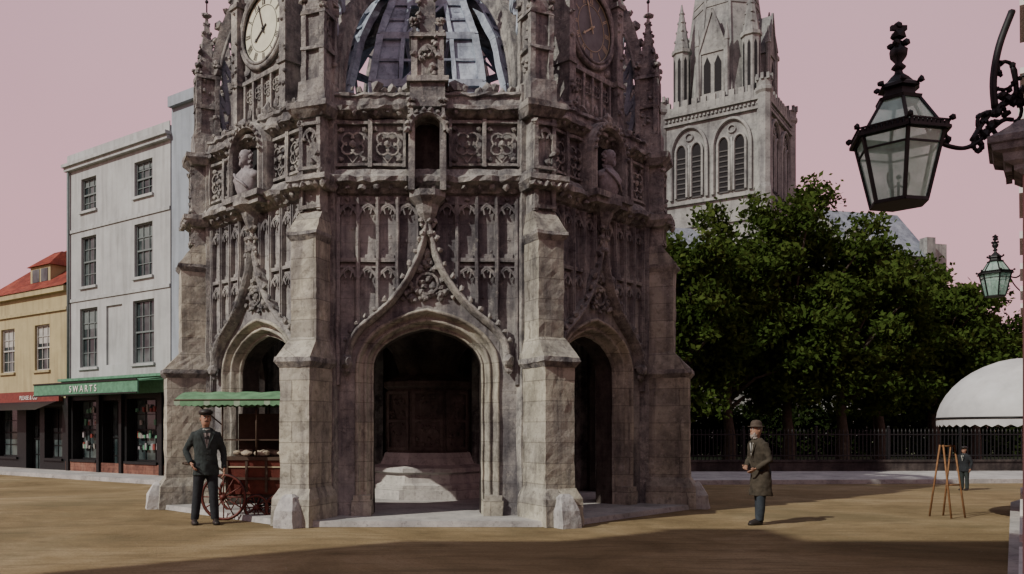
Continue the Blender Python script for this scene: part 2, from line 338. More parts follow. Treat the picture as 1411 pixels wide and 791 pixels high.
def tracery_mesh(odd):
    m=M()
    us=[-1.44,-1.12,-.80,-.48,-.16,.16,.48,.80,1.12,1.44]
    T0=4.18; T1=5.22
    for u in us:
        zb=max(ogz(u)+.05, 2.6) if abs(u)<1.28 else 2.2
        m.taper((u-.032,u+.032,-.085,.01),zb,(u-.032,u+.032,-.085,.01),T1)
        m.box(u-.012,u+.012,-.105,-.08,zb,T1)
    for a,b in zip(us[:-1],us[1:]):
        c=(a+b)/2
        lo=max(ogz(a if abs(a)<abs(b) else b),ogz(c))
        if abs(c)>.1: head(m,a+.03,b-.03,4.95,.06)
        if lo<3.85 :
            head(m,a+.03,b-.03,3.93,.06)
            wbox(m,a+.03,b-.03,.0,.075,T0,T0+.06)
            wbox(m,a+.06,b-.06,.0,.03,T0+.06,T0+.13)
        if abs(c)>.1:
            m.blob((c,-.03,5.19),.045,0,.3)
            for q in range(3): m.blob((c+R.uniform(-.07,.07),0.0,R.uniform(max(lo+.15,3),5.0)),R.uniform(.015,.035),0,.4,1,(1,.5,1.6))
    for s in (-1,1):
        pts=[(s*u,z) for u,z in OGC]; rows=[]
        for i,(u,z) in enumerate(pts):
            a=pts[max(i-1,0)]; b=pts[min(i+1,len(pts)-1)]
            t=Vector((b[0]-a[0],b[1]-a[1])).normalized(); n=Vector((-t.y,t.x))*(-s)
            n=-n if n.y<0 and abs(n.y)>.2 else n
            rows.append([(u+n.x*k,-w,z+n.y*k) for k,w in ((-.055,0),(-.055,.10),(-.02,.13),(.0,.19),(.035,.19),(.06,.12),(.065,0))])
        m.loft(rows,1,False,True,False)
        for i in range(5,len(pts)-2,3):
            u,z=pts[i]; m.blob((u+s*.07,-.15,z+.06),R.uniform(.03,.055),1,.45,1,(1,.9,1.2))
        m.blob((s*1.29,-.14,2.58),.105,1,.22,2,(.9,.9,1.15)); m.blob((s*1.29,-.11,2.44),.07,1,.25,1)
    m.tube([(0,-.13,4.6),(0,-.13,5.15)],[.05,.03],6,1)
    for z,r in ((4.62,.10),(4.82,.12),(5.0,.10),(5.15,.07)):
        for k in range(5): m.blob((math.cos(k*1.26)*r,-.14-abs(math.sin(k*1.26))*r*.5,z),.05,1,.4)
    for k in range(60):
        t=R.random(); u=R.uniform(-.5,.5)*(1-t); z=3.55+t*.8
        if z<ogz(u)-.1 and z>3.44: m.blob((u,-.04,z),R.uniform(.03,.07),1,.45,1,(1,.8,1))
    m.tube([(.17*math.cos(a*.5236),-.06,3.83+.17*math.sin(a*.5236)) for a in range(12)],.025,4,1,False,True)
    z0=5.26
    P=[(0,z0),(.07,z0+.03),(.10,z0+.09),(.20,z0+.15),(.26,z0+.17),(.27,z0+.25),(.16,z0+.30),(.10,z0+.40),(0,z0+.43)]
    xs=[-1.7+3.4*i/30 for i in range(31)]
    def chip(): return 1-(R.random()<.16)*R.uniform(.15,.4)
    rows=[]
    for x in xs:
        c_=chip(); rows.append([(x,-(w*c_*(1+R.uniform(-.12,.06))),z+R.uniform(-.01,.01)) for (w,z) in P])
    m.loft(rows,1,False,False,False)
    for i in range(14): m.blob((-1.5+3.0*i/13+R.uniform(-.03,.03),-.17,z0+.09),R.uniform(.03,.06),1,.45)
    for s in (-1,1):
        for c,hw in (((.64,.27),(1.20,.27)) if not odd else ((.75,.23),(1.24,.23))):
            c*=s
            for (a,b,zz0,zz1) in ((c-hw,c+hw,5.72,5.76),(c-hw,c+hw,6.40,6.45)): wbox(m,a,b,0,.09,zz0,zz1,1,.006)
            for uu in (c-hw,c+hw): wbox(m,uu-.022,uu+.022,0,.11,5.70,6.47,1,.006)
            m.tube([(c,-.05,5.78),(c+hw*.9,-.05,6.08),(c,-.05,6.39),(c-hw*.9,-.05,6.08)],.022,4,1,False,True)
            quat(m,c,6.08,.22,.06,1)
            for a in (-1,1):
                for b in (-1,1): m.blob((c+a*hw*.72,-.04,6.08+b*.24),.05,1,.4,1,(1,.6,1))
    z0=6.50; P=[(-.02,z0-.02),(.06,z0),(.14,z0+.07),(.22,z0+.09),(.23,z0+.15),(.12,z0+.18),(.10,z0+.32),(.15,z0+.34),(.14,z0+.39),(-.25,z0+.41),(-.25,z0)]
    rows=[]
    for x in xs:
        c_=chip(); rows.append([(x,-((w*c_ if w>0 else w)+R.uniform(-.025,.015)),z+R.uniform(-.02,.012)) for (w,z) in P])
    m.loft(rows,1,False,False,False)
    for i in range(26):
        u=-1.6+3.2*i/25
        if R.random()<.8: m.blob((u,-.02,6.93+R.uniform(-.02,.07)),R.uniform(.04,.11),1,.45,1,(1,.9,1.1))
    for i in range(18): m.blob((-1.55+3.1*i/17,-.15,6.56),R.uniform(.025,.05),1,.45)
    return m
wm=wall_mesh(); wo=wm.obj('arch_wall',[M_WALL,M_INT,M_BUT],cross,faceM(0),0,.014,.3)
te=tracery_mesh(False).obj('panel_tracery',[M_WALL,M_UP],cross,faceM(0),0,.014,.3)
tod=tracery_mesh(True).obj('panel_tracery_1',[M_WALL,M_UP],cross,faceM(1),0,.014,.3)
for i in (-3,-2,-1,1,2,3,4):
    link(wo.data,'arch_wall_%d'%(i%8),cross,faceM(i))
    if i!=1: link(tod.data if i%2 else te.data,'panel_tracery_%d'%(i%8),cross,faceM(i))
def crocket_spire(m,x,y,z0,z1,r,mi=0,n=4,cr=5,rot=math.pi/4):
    m.lathe([(r,0),(r*.12,(z1-z0)*.92),(r*.3,(z1-z0)*.94),(r*.1,(z1-z0))],(x,y,z0),n,mi,False,rot)
    for k in range(cr):
        t=(k+.4)/cr; rr=r*(1-t*.88)
        for q in range(4):
            a=rot+q*math.pi/2
            if R.random()<.88: m.blob((x+math.cos(a)*(rr+.01),y+math.sin(a)*(rr+.01),z0+(z1-z0)*.92*t),(.03+.04*r*(1-t)/.2)*R.uniform(.7,1.2),mi,.45)
    for q in range(5): m.blob((x+math.cos(q*1.26)*.05,y+math.sin(q*1.26)*.05,z1-.06),.045,mi,.4)
def buttress_mesh():
    m=M()
    wb=lambda *a,**k: wbox(m,*a,**k)
    m.box(-.285,.285,-.05,.95,0,7.0,1)
    m.taper((-.34,.34,-.90,0),0,(-.33,.33,-.88,0),.42,0); m.taper((-.33,.33,-.88,0),.42,(-.265,.265,-.765,0),.58,0)
    wb(-.26,.26,0,.76,.5,2.46,0,.006)
    m.taper((-.265,.265,-.77,0),2.44,(-.32,.32,-.83,0),2.52,1); wb(-.32,.32,0,.83,2.52,2.59,1,.012)
    m.taper((-.31,.31,-.81,0),2.59,(-.235,.235,-.50,0),2.92,0)
    wb(-.23,.23,0,.49,2.85,4.46,0,.006)
    m.taper((-.235,.235,-.49,0),4.44,(-.275,.275,-.55,0),4.52,1); wb(-.275,.275,0,.55,4.52,4.58,1,.012)
    m.taper((-.26,.26,-.53,0),4.58,(-.2,.2,-.26,0),4.95,0)
    wb(-.2,.2,0,.25,4.9,6.85,1,.004)
    for u in (-.16,.16): wb(u-.035,u+.035,.24,.31,4.95,6.4,1,.004)
    for z in (4.98,5.6,6.3): wb(-.2,.2,.24,.325,z,z+.05,1,.005)
    head(m,-.12,.12,6.1,.29,.018,1)
    for q in range(9): m.blob((R.uniform(-.18,.18),-.30,R.uniform(5.05,6.5)),R.uniform(.03,.06),1,.4)
    for z,e in ((5.40,.46),(6.56,.42)):
        m.taper((-.3,.3,-.3,.0),z-.12,(-.36,.36,-e,.0),z,1); wb(-.36,.36,0,e,z,z+.09,1,.012)
    for q in range(6): m.blob((-.3+.12*q,-.42,5.33),.06,1,.4)
    wb(-.24,.24,-.28,.26,6.64,7.05,1,.01)
    wb(-.17,.17,-.19,.17,7.03,8.15,1,.006)
    for u in (-.17,.17):
        for ww in (-.17,.17): wb(u-.045,u+.045,ww-.045,ww+.045,7.05,8.1,1,.005); crocket_spire(m,u,-ww,8.1,8.42,.06,1,4,1)
    for z in (7.55,8.12): wb(-.22,.22,-.22,.22,z,z+.06,1,.01)
    for s in (-1,1):
        m.add([(-.2,s*.19,8.15),(.2,s*.19,8.15),(0,s*.21,8.5)],[(0,1,2)],1); m.add([(s*.19,-.2,8.15),(s*.19,.2,8.15),(s*.21,0,8.5)],[(0,1,2)],1)
    crocket_spire(m,0,0,8.17,9.45,.25,1,4,6)
    for q in range(22): m.blob((R.choice((-1,1))*.17+R.uniform(-.03,.03),R.uniform(-.18,.18),R.uniform(7.1,8.2)),R.uniform(.025,.05),1,.4)
    return m
bo=buttress_mesh().obj('buttress',[M_BUT,M_UP],cross,corM(0),0,.016,.13)
for i in range(1,8): link(bo.data,'buttress_%d'%i,cross,corM(i))
for k in (1,-2):
    v=M(); v.tube([(0,0,9.4),(0,0,10.0)],.014,5); v.box(-.02,.16,-.006,.006,9.75,9.90); v.blob((0,0,9.66),.035,0,.05,2)
    v.tube([(-.12,0,9.83),(.2,0,9.83)],.01,4); v.obj('weather_vane_%d'%(k+3),[M_IRON],cross,corM(k))
M_BUSTM=plain('bust_stone',(0.22,0.21,0.22),0.7,0.35,15,0,.4)
def niche(m):
    z0=5.22
    for s in (-1,1):
        wbox(m,*sorted((s*.20,s*.30)),0,.34,z0+.05,6.35,0,.006); crocket_spire(m,s*.25,-.3,6.35,6.75,.06,0,4,2)
    m.lathe([(.06,-.45),(.16,-.30),(.20,-.16),(.31,-.05),(.31,.05)],(0,-.12,z0),8,0,False,D(22.5))
    pts=[(.25*math.cos(a),.25*math.sin(a)) for a in [math.pi*i/10 for i in range(11)]]
    rows=[[(x*k,-w,6.18+z*k) for x,z in pts] for k,w in ((1.0,.02),(1.0,.38),(1.12,.42),(1.32,.40),(1.35,.02))]
    m.loft(rows,0,False,False,False)
    wbox(m,-.19,.19,.003,.012,z0+.05,6.40,1)  # dark back panel carries the recess shade in its colour
    for q in range(10): a=math.pi*q/9; m.blob((.33*math.cos(a),-.41,6.18+.33*math.sin(a)),.045,0,.4)
def bust_niche(m):
    r=.42; zc=6.27; zb=5.56; path=[(-r,zb)]+[(-r*math.cos(math.pi*i/14),zc+r*math.sin(math.pi*i/14)) for i in range(15)]+[(r,zb)]
    def off(k): 
        return [(u*(r+k)/r, zc+(z-zc)*(r+k)/r if z>zc-.001 else z) for u,z in path]
    rows=[[(u,-w,z) for u,z in off(k)] for k,w in ((0,.005),(0,.26),(.03,.32),(.07,.32),(.10,.27),(.13,.27),(.15,.20),(.16,.0))]
    m.loft(rows,0,False,False,False)
    m.add([(u,-.012,z) for u,z in path],[tuple(range(len(path)))],3)  # near-black panel on solid wall stands in for the niche's inner shade
    wbox(m,-.56,.56,0,.40,zb-.10,zb,0,.01); wbox(m,-.50,.50,0,.34,zb-.2,zb-.10,0,.01)
    m.lathe([(.05,-.55),(.14,-.38),(.20,-.22),(.34,-.12),(.34,-.0)],(0,-.12,zb-.08),8,0,False,D(22.5))
    def el(c,a,b,n=16): return [(c[0]+a*math.cos(2*math.pi*k/n),c[1]+b*math.sin(2*math.pi*k/n),c[2]) for k in range(n)]
    y=-.24
    m.loft([el((0,y,zb+z),a,b) for z,a,b in ((0,.17,.12),(.03,.20,.13),(.12,.26,.15),(.24,.30,.16),(.33,.31,.15),(.39,.27,.13),(.43,.17,.105),(.46,.085,.085),(.53,.072,.075))],2)
    for s in (-1,1): m.blob((s*.25,y,zb+.30),.10,2,.1,2,(1,1,.9))
    m.loft([el((0,y-.01,zb+z),a,b) for z,a,b in ((.50,.05,.07),(.53,.075,.105),(.58,.092,.122),(.65,.102,.128),(.72,.100,.122),(.77,.075,.09),(.80,.02,.03))],2)
    m.loft([[(-.012,y-.125,zb+.69),(.012,y-.125,zb+.69),(0,y-.135,zb+.69)],[(-.022,y-.12,zb+.625),(.022,y-.12,zb+.625),(0,y-.165,zb+.625)]],2)
    m.blob((0,y-.115,zb+.53),.035,2,.15,2,(.8,1,1.5))
    for s in (-1,1):
        m.blob((s*.038,y-.118,zb+.672),.014,3,.05)
        for q in range(9): m.blob((s*(.095+.02*math.sin(q)),y+.0+.03*(q%2),zb+.74-.045*q),.045,2,.3)
    m.tube([(-.24,y-.10,zb+.40),(-.08,y-.165,zb+.28),(.10,y-.17,zb+.18),(.2,y-.13,zb+.08)],.025,5,2)
    for q in range(14):
        a=math.pi*q/13; m.blob(((r+.08)*math.cos(a),-.33,zc+(r+.08)*math.sin(a)),.04,0,.4)
for i in range(-3,5):
    odd=i%2!=0
    m=M()
    if odd: bust_niche(m)
    else:
        niche(m)
        wbox(m,-.28,.28,-.26,.30,6.60,6.98,0,.01); wbox(m,-.33,.33,-.28,.36,6.98,7.06,0,.012)
        wbox(m,-.20,.20,-.2,.22,7.06,7.72,0,.008)
        for u in (-.21,.21):
            wbox(m,u-.05,u+.05,.15,.27,7.06,7.72,0,.006); crocket_spire(m,u,-.2,7.72,8.05,.07,0,4,2)
        head(m,-.15,.15,7.4,.25,.02,0)
        wbox(m,-.29,.29,-.22,.30,7.70,7.77,0,.012)
        for q in range(14): m.blob((R.uniform(-.24,.24),-.27,R.uniform(7.1,7.75)),R.uniform(.03,.06),0,.4)
        wbox(m,-.13,.13,-.13,.15,7.77,8.6,0,.01)
        for q in range(16): m.blob((R.choice((-1,1))*.13,-.12+R.uniform(-.05,.05),R.uniform(7.85,8.6)),R.uniform(.03,.06),0,.4)
        crocket_spire(m,0,-.01,8.6,9.8,.19,0,4,5)
    m.obj('niche_%d'%(i%8),[M_UP,M_INT,M_BUSTM,M_DARK],cross,faceM(i))
def clock(i,dial,numc):
    m=M()
    W=.72
    wbox(m,-W,W,-.62,-.14,6.55,9.25,0)
    gp=[(-W-.03,9.2),(-.5,9.55),(-.22,9.85),(-.06,10.3),(0,10.7),(.06,10.3),(.22,9.85),(.5,9.55),(W+.03,9.2)]
    m.loft([[(u,.13,z) for u,z in gp],[(u,.62,z) for u,z in gp]],0,True,False,True)
    for s in (-1,1):
        wbox(m,*sorted((s*.66,s*.84)),-.3,.02,6.6,9.2,0,.006); wbox(m,*sorted((s*.62,s*.88)),-.32,.05,7.72,7.80,0,.01)
        wbox(m,*sorted((s*.62,s*.88)),-.32,.05,9.16,9.25,0,.01)
        crocket_spire(m,s*.75,.12,9.24,10.2,.15,0,4,4)
        for q in range(14): m.blob((s*(.75+R.uniform(-.1,.1)),-.03,R.uniform(6.7,9.1)),R.uniform(.025,.05),0,.4)
        for u,z in ((.6,9.42),(.4,9.72),(.2,10.0),(.08,10.35)): m.blob((s*u,.1,z+.05),.07,0,.4)
    wbox(m,-.66,.66,-.15,-.06,7.72,7.80,0,.01); wbox(m,-.66,.66,-.15,-.04,6.9,6.97,0,.01)
    for k in range(5):
        u=-.55+.275*k; wbox(m,u-.025,u+.025,-.15,-.07,6.95,7.72,0,.004)
        if k<4:
            quat(m,u+.1375,7.5,.12,-.10,0); m.blob((u+.1375,.1,7.15),.07,0,.35,1,(.8,.6,1.8))
    for sx in (-1,1):
        for z in (7.95,9.15): m.blob((sx*.53,.13,z),.09,0,.4,1,(1,.6,1))
    zc=8.6
    def ring(r,rt,w,mi,n=36): m.tube([(r*math.cos(2*math.pi*k/n),-w,zc+r*math.sin(2*math.pi*k/n)) for k in range(n)],rt,6,mi,True,True)
    ring(.68,.055,-.10,0); ring(.61,.03,-.07,0)
    n=40; m.add([(.60*math.cos(2*math.pi*k/n),.115,zc+.60*math.sin(2*math.pi*k/n)) for k in range(n)],[tuple(range(n))],1)
    ring(.585,.008,-.112,2); ring(.40,.006,-.112,2)
    nums=['XII','I','II','III','IIII','V','VI','VII','VIII','IX','X','XI']
    for h in range(12):
        a=math.pi/2-h*math.pi/6; s_=nums[h]; wtot=sum({'I':.026,'V':.05,'X':.055}[c] for c in s_); x=-wtot/2
        def seg(x0,x1,t):
            out=[]
            for (lx,ly) in ((x0-t,-.07),(x0+t,-.07),(x1+t,.07),(x1-t,.07)):
                rr=.49+ly; out.append((rr*math.cos(a)+lx*math.sin(a), .107, zc+rr*math.sin(a)-lx*math.cos(a)))
            m.add(out,[(0,1,2,3)],2)
        for c in s_:
            if c=='I': seg(x+.013,x+.013,.007); x+=.026
            elif c=='V': seg(x+.025,x+.008,.007); seg(x+.025,x+.042,.004); x+=.05
            else: seg(x+.008,x+.046,.007); seg(x+.046,x+.008,.004); x+=.055
    def hand(ang,l,wd,dep):
        a=math.pi/2-D(ang); c,s=math.cos(a),math.sin(a)
        pts=[(-.10,wd*.6),(-.10,-wd*.6),(l*.75,-wd*.5),(l*.8,-wd*1.2),(l,0),(l*.8,wd*1.2),(l*.75,wd*.5)]
        m.loft([[(r*c+q*s,dep,zc+r*s-q*c) for r,q in pts],[(r*c+q*s,dep-.012,zc+r*s-q*c) for r,q in pts]],2,True,False,True)
    hand(342,.50,.017,.098); hand(237,.32,.024,.106)
    m.blob((0,.10,zc),.035,2,.02,2)
    m.obj('clock_%d'%(i%8),[M_UP,dial,numc],cross,faceM(i))
M_DIALW=plain('clock_dial_white',(0.56,0.57,0.46),0.6,0.12,4); M_DIALD=plain('clock_dial_dark',(0.09,0.10,0.10),0.5,0.3,6)
M_NUM=plain('clock_numerals',(0.03,0.03,0.03),0.5)
clock(-1,M_DIALW,M_NUM); clock(1,M_DIALD,M_GOLD); clock(3,M_DIALW,M_NUM); clock(-3,M_DIALW,M_NUM)
def rib():
    m=M(); t=.11
    def curve(z0,H,r0,n=20): 
        return [(.45+r0*math.cos(D(90)*i/n), z0+H*math.sin(D(90)*i/n)**.95) for i in range(n+1)]
    i0=curve(6.75,3.3,3.6); i1=curve(6.98,3.4,3.74); o0=curve(7.62,3.9,3.95); o1=curve(7.85,4.05,4.08)
    def band(a,b,tt,mi):
        m.loft([[(-tt,CR-r1,z1),(tt,CR-r1,z1),(tt,CR-r2,z2),(-tt,CR-r2,z2)] for (r1,z1),(r2,z2) in zip(a,b)],mi,True,False,True)
    band(i0,i1,t+.04,1); band(o0,o1,t+.06,1)
    for s in (-1,1):
        m.tube([(s*(t+.04),CR-r,z) for r,z in i0],.035,5,1); m.tube([(s*(t+.06),CR-r,z) for r,z in o0],.035,5,1)
    for k in range(0,19,2):
        a=i1[k]; b=o0[k+1]; c=i1[k+2]
        m.tube([(0,CR-a[0],a[1]),(0,CR-b[0],b[1])],.055,4,0,False); m.tube([(0,CR-b[0],b[1]),(0,CR-c[0],c[1])],.055,4,0,False)
        mid=((a[0]+b[0]+c[0])/3,(a[1]+b[1]+c[1])/3)
        m.tube([(0,CR-mid[0]+.13*math.cos(q*.7854),mid[1]+.13*math.sin(q*.7854)) for q in range(8)],.03,4,0,False,True)
    for k in range(1,20,1): 
        r,z=o1[k]; m.blob((R.uniform(-.08,.08),CR-r,z+.05),R.uniform(.06,.12),1,.4)
    for k in range(2,20,2):
        r,z=i0[k]; m.blob((0,CR-r,z-.03),.07,1,.4)
    return m
ro=rib().obj('flying_rib',[M_PALE,M_UP],cross,corM(0))
for i in range(1,8): link(ro.data,'flying_rib_%d'%i,cross,corM(i))
def crown_panel():
    m=M()
    pr=[(3.1,6.4),(2.95,7.6),(2.6,8.6),(2.0,9.5),(1.3,10.2),(.62,10.7)]
    T=math.tan(D(22.5))*.80
    for (r1,z1),(r2,z2) in zip(pr[:-1],pr[1:]):
        w1,w2=r1*T,r2*T
        for s in (-1,1):
            m.tube([(s*w1,-r1,z1),(s*w2,-r2,z2)],.09,4,0,False)
            m.tube([(s*w1*.5,-r1,z1),(s*w2*.5,-r2,z2)],.05,4,0,False)
        m.tube([(-w2,-r2,z2),(w2,-r2,z2)],.085,4,0,False)
        for k in (.5,):
            r=r1+(r2-r1)*k; z=z1+(z2-z1)*k; w_=r*T; m.tube([(-w_,-r,z),(w_,-r,z)],.03,4,0,False)
        for s in (-1,1):
            m.add([(s*w1*.98,-r1+.03,z1),(s*w1*.55,-r1+.03,z1),(s*w2*.55,-r2+.03,z2),(s*w2*.98,-r2+.03,z2)],[(0,1,2,3)],0)
        # raking brace across each opening
        m.tube([(-w1*.5,-r1,z1),(w2*.5,-r2,z2)],.035,4,0,False)
    return m
cp=crown_panel().obj('crown_panel',[M_PALE],cross,Matrix.Identity(4),0,.02,.3)
for i in range(1,8): link(cp.data,'crown_panel_%d'%i,cross,Matrix.Rotation(D(45*i),4,'Z'))
m=M()
m.lathe([(.42,6.4),(.42,9.2),(.55,9.9),(.62,10.4),(1.0,10.9),(1.0,11.2),(.7,11.3),(.65,13.2),(.85,13.4),(.8,13.6),(.4,14.8),(.1,15.4)],(0,0,0),8,0,False,D(22.5))
for k in range(8):
    a=D(22.5+45*k); crocket_spire(m,math.cos(a)*.85,math.sin(a)*.85,11.1,12.6,.14,1,4,4)
m.obj('lantern_turret',[M_PALE,M_UP],cross)
def octo(r,z): return [(r*math.cos(D(22.5+45*k)),r*math.sin(D(22.5+45*k)),z) for k in range(8)]
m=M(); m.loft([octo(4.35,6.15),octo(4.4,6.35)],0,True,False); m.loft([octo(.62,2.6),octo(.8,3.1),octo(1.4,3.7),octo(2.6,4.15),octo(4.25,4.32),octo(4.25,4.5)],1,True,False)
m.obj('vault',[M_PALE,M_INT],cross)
m=M()
m.loft([octo(1.46,.09),octo(1.46,.27)],0,True,False); m.loft([octo(1.27,.27),octo(1.27,.36),octo(1.19,.40),octo(1.17,.58),octo(1.27,.62),octo(1.27,.70),octo(1.05,.76),octo(.95,1.0)],0,True,False)
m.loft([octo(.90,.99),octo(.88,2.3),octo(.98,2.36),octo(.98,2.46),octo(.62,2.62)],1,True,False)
for k in range(8):
    m.T=Matrix.Rotation(D(45*k),4,'Z')
    for u in (-.28,.28): wbox(m,u-.03,u+.03,.80,.87,1.05,2.25,1,.004)
    for z in (1.05,1.62,2.2): wbox(m,-.3,.3,.79,.875,z,z+.06,1,.004)
    for q in range(26): m.blob((R.uniform(-.24,.24),-.82,R.uniform(1.15,2.15)),R.uniform(.025,.06),1,.45)
m.T=Matrix.Identity(4)
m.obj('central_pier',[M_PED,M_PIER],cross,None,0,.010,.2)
m=M(); m.loft([octo(5.5,0.004),octo(5.48,.09)],0,True,False); m.obj('paved_step',[M_PAVE],cross)
m=M()
M_SPUR=stone('spur_stone',(0.28,0.285,0.28),(0.40,0.40,0.39),(0.50,0.50,0.47),joint=0,streak=.4,soot=.4,black=.3)
for i in range(8):
    m.T=corM(i)
    b=[(-.18,-1.10),(.18,-1.10),(.22,-.86),(-.22,-.86)]; t=[(-.10,-.98),(.10,-.98),(.14,-.86),(-.14,-.86)]
    j=lambda: R.uniform(-.015,.015)
    m.loft([[(x+j(),y+j(),.0) for x,y in b],[(x*.92+j(),y*.985+j(),.26) for x,y in b],[(x+j(),y+j(),.45) for x,y in t],[(x*.6,-.9+(y+.9)*.4,.50) for x,y in t]],0,True,False)
m.T=Matrix.Identity(4)
m.obj('spur_stones',[M_SPUR],cross,None,0,.016,.08)
# ================================================================ town buildings
def facade(m,L,H,wins,z0=0,rec=.13,mi=0,gl=1,fr=2,sill=3):
    us=sorted(set([0,L]+[round(w[0]-w[2]/2,4) for w in wins]+[round(w[0]+w[2]/2,4) for w in wins]))
    zs=sorted(set([z0,H]+[round(w[1]-w[3]/2,4) for w in wins]+[round(w[1]+w[3]/2,4) for w in wins]))
    for a,b in zip(us[:-1],us[1:]):
        for c,d in zip(zs[:-1],zs[1:]):
            cu,cz=(a+b)/2,(c+d)/2
            if any(abs(cu-w[0])<w[2]/2 and abs(cz-w[1])<w[3]/2 for w in wins): continue
            m.add([(a,0,c),(b,0,c),(b,0,d),(a,0,d)],[(0,1,2,3)],mi)
    for w in wins:
        u0,u1,c0,c1=w[0]-w[2]/2,w[0]+w[2]/2,w[1]-w[3]/2,w[1]+w[3]/2
        kind=w[4] if len(w)>4 else 'sash'
        m.add([(u0,0,c0),(u0,rec,c0),(u0,rec,c1),(u0,0,c1)],[(0,1,2,3)],mi); m.add([(u1,0,c0),(u1,rec,c0),(u1,rec,c1),(u1,0,c1)],[(0,1,2,3)],mi)
        m.add([(u0,0,c1),(u1,0,c1),(u1,rec,c1),(u0,rec,c1)],[(0,1,2,3)],mi); m.add([(u0,0,c0),(u1,0,c0),(u1,rec,c0),(u0,rec,c0)],[(0,1,2,3)],mi)
        if kind=='blind':
            m.add([(u0,rec*.5,c0),(u1,rec*.5,c0),(u1,rec*.5,c1),(u0,rec*.5,c1)],[(0,1,2,3)],mi); continue
        m.add([(u0,rec,c0),(u1,rec,c0),(u1,rec,c1),(u0,rec,c1)],[(0,1,2,3)],gl)
        if kind=='sash' and w[2]>.7 and R.random()<.75:
            h=R.uniform(.18,.42); m.add([(u0+.05,rec-.002,c1-(c1-c0)*h),(u1-.05,rec-.002,c1-(c1-c0)*h),(u1-.05,rec-.002,c1-.04),(u0+.05,rec-.002,c1-.04)],[(0,1,2,3)],fr)
        t=.045
        for a,b,c,d in ((u0,u0+t,c0,c1),(u1-t,u1,c0,c1),(u0+t,u1-t,c0,c0+t),(u0+t,u1-t,c1-t,c1),(u0+t,u1-t,(c0+c1)/2-.025,(c0+c1)/2+.025)):
            m.box(a,b,rec-.05,rec-.004,c,d,fr)
        nb=2 if w[2]>.6 else 1
        for k in range(1,nb+1):
            u=u0+(u1-u0)*k/(nb+1); m.box(u-.011,u+.011,rec-.03,rec-.005,c0+t,c1-t,fr)
        for k in (1,3): z=c0+(c1-c0)*k/4; m.box(u0+t,u1-t,rec-.028,rec-.006,z-.011,z+.011,fr)
        m.box(u0-.06,u1+.06,-.07,rec-.06,c0-.08,c0-.002,sill)
def shell(m,L,Dp,H,mi=0,top=True):
    m.add([(0,0,0),(0,Dp,0),(0,Dp,H),(0,0,H)],[(0,1,2,3)],mi); m.add([(L,0,0),(L,Dp,0),(L,Dp,H),(L,0,H)],[(0,1,2,3)],mi)
    m.add([(0,Dp,0),(L,Dp,0),(L,Dp,H),(0,Dp,H)],[(0,1,2,3)],mi)
    if top: m.add([(0,0,H),(L,0,H),(L,Dp,H),(0,Dp,H)],[(0,1,2,3)],mi)
def text_mesh(txt,size,name,mat,parent,M4):
    cu=bpy.data.curves.new(name,'FONT'); cu.body=txt; cu.size=size; cu.align_x='CENTER'; cu.extrude=.006
    o=bpy.data.objects.new(name,cu); scene.collection.objects.link(o); cu.materials.append(mat)
    o.parent=parent; o.matrix_basis=M4@Matrix.Rotation(D(90),4,'X'); return o
LW=Vector((3.8,-2.8,0)).normalized(); ang=math.atan2(LW.y,LW.x)
def LM(u): 
    o=Vector((-11.8,27.4,0))+LW*u; return Matrix.Translation(o)@Matrix.Rotation(ang,4,'Z')
e=empty('white_townhouse',LM(0)); m=M(); L=5.4; H=10.3
wins=[(1.2,9.0,.85,1.05),(4.1,9.0,.9,1.05),(1.2,6.85,.85,1.6),(4.1,6.85,.9,1.6),(1.2,4.4,1.0,1.9),(2.6,4.4,.85,1.85,'blind'),(4.1,4.4,1.05,1.9),(.95,1.45,1.35,1.9,'shop'),(2.45,1.22,.95,2.3,'shop'),(4.0,1.45,1.5,1.9,'shop')]
facade(m,L,H,wins[:7],2.6); shell(m,L,9,H)
for z in (7.85,5.6): m.box(0,L,-.04,-.002,z,z+.1,0)
m.box(-.06,L+.05,-.22,-.003,H-.30,H-.20,3); m.box(-.03,L+.02,-.14,-.003,H-.42,H-.30,3); m.box(0,L,-.03,-.002,H-.2,H+.12,3)
m.tube([(.12,-.07,3.1),(.12,-.07,H-.45)],.045,6,2)
m.obj('walls',[M_WHTPL,M_GLASS,M_FRAME,M_WHTPL],e)
m=M(); facade(m,L,2.6,wins[7:],0,.35,0,1,0,0)
m.box(-.1,L+.0,-.18,-.003,2.55,3.02,2); m.box(-.15,L+.05,-.28,-.003,3.02,3.10,2); m.box(-.1,L,-.03,-.002,.0,.42,3)
for u in (.1,1.85,3.05,5.05): m.box(u-.07,u+.07,-.10,-.002,0,2.55,0)
m.add([(-.1,-.25,2.98),(L,-.25,2.98),(L,-1.05,2.86),(-.1,-1.05,2.86)],[(0,1,2,3)],2); 
m.box(-.1,L,-1.10,-1.055,2.50,2.88,2); m.box(-.1,L,-1.13,-1.10,2.86,2.90,0); m.box(-.1,L,-1.13,-1.10,2.49,2.53,0)
m.obj('shopfront',[M_IRON,M_GLASS,M_GREEN,M_BRICK,M_WHITE],e)
m=M()
for k in range(60):
    u=R.choice((R.uniform(.4,1.6),R.uniform(3.4,4.7))); z=R.choice((.85,1.2,1.6,2.0)); m.box(u-.05,u+.04,.24,.30,z,z+R.uniform(.08,.24),R.choice((0,1,1,2,3)),.01)
m.obj('shop_goods',[plain('pale_goods',(.22,.22,.20),.7,.3,9),M_BUSTM,M_REDSIGN,M_GREEN],e)
text_mesh('S W A R T S',.28,'fascia_lettering',M_WHITE,e,Matrix.Translation((2.7,-1.115,2.59)))
e=empty('cream_townhouse',LM(-5.2)); m=M(); L=5.2; H=6.2
wins=[(1.3,4.25,.95,1.55),(3.6,4.25,.95,1.55)]
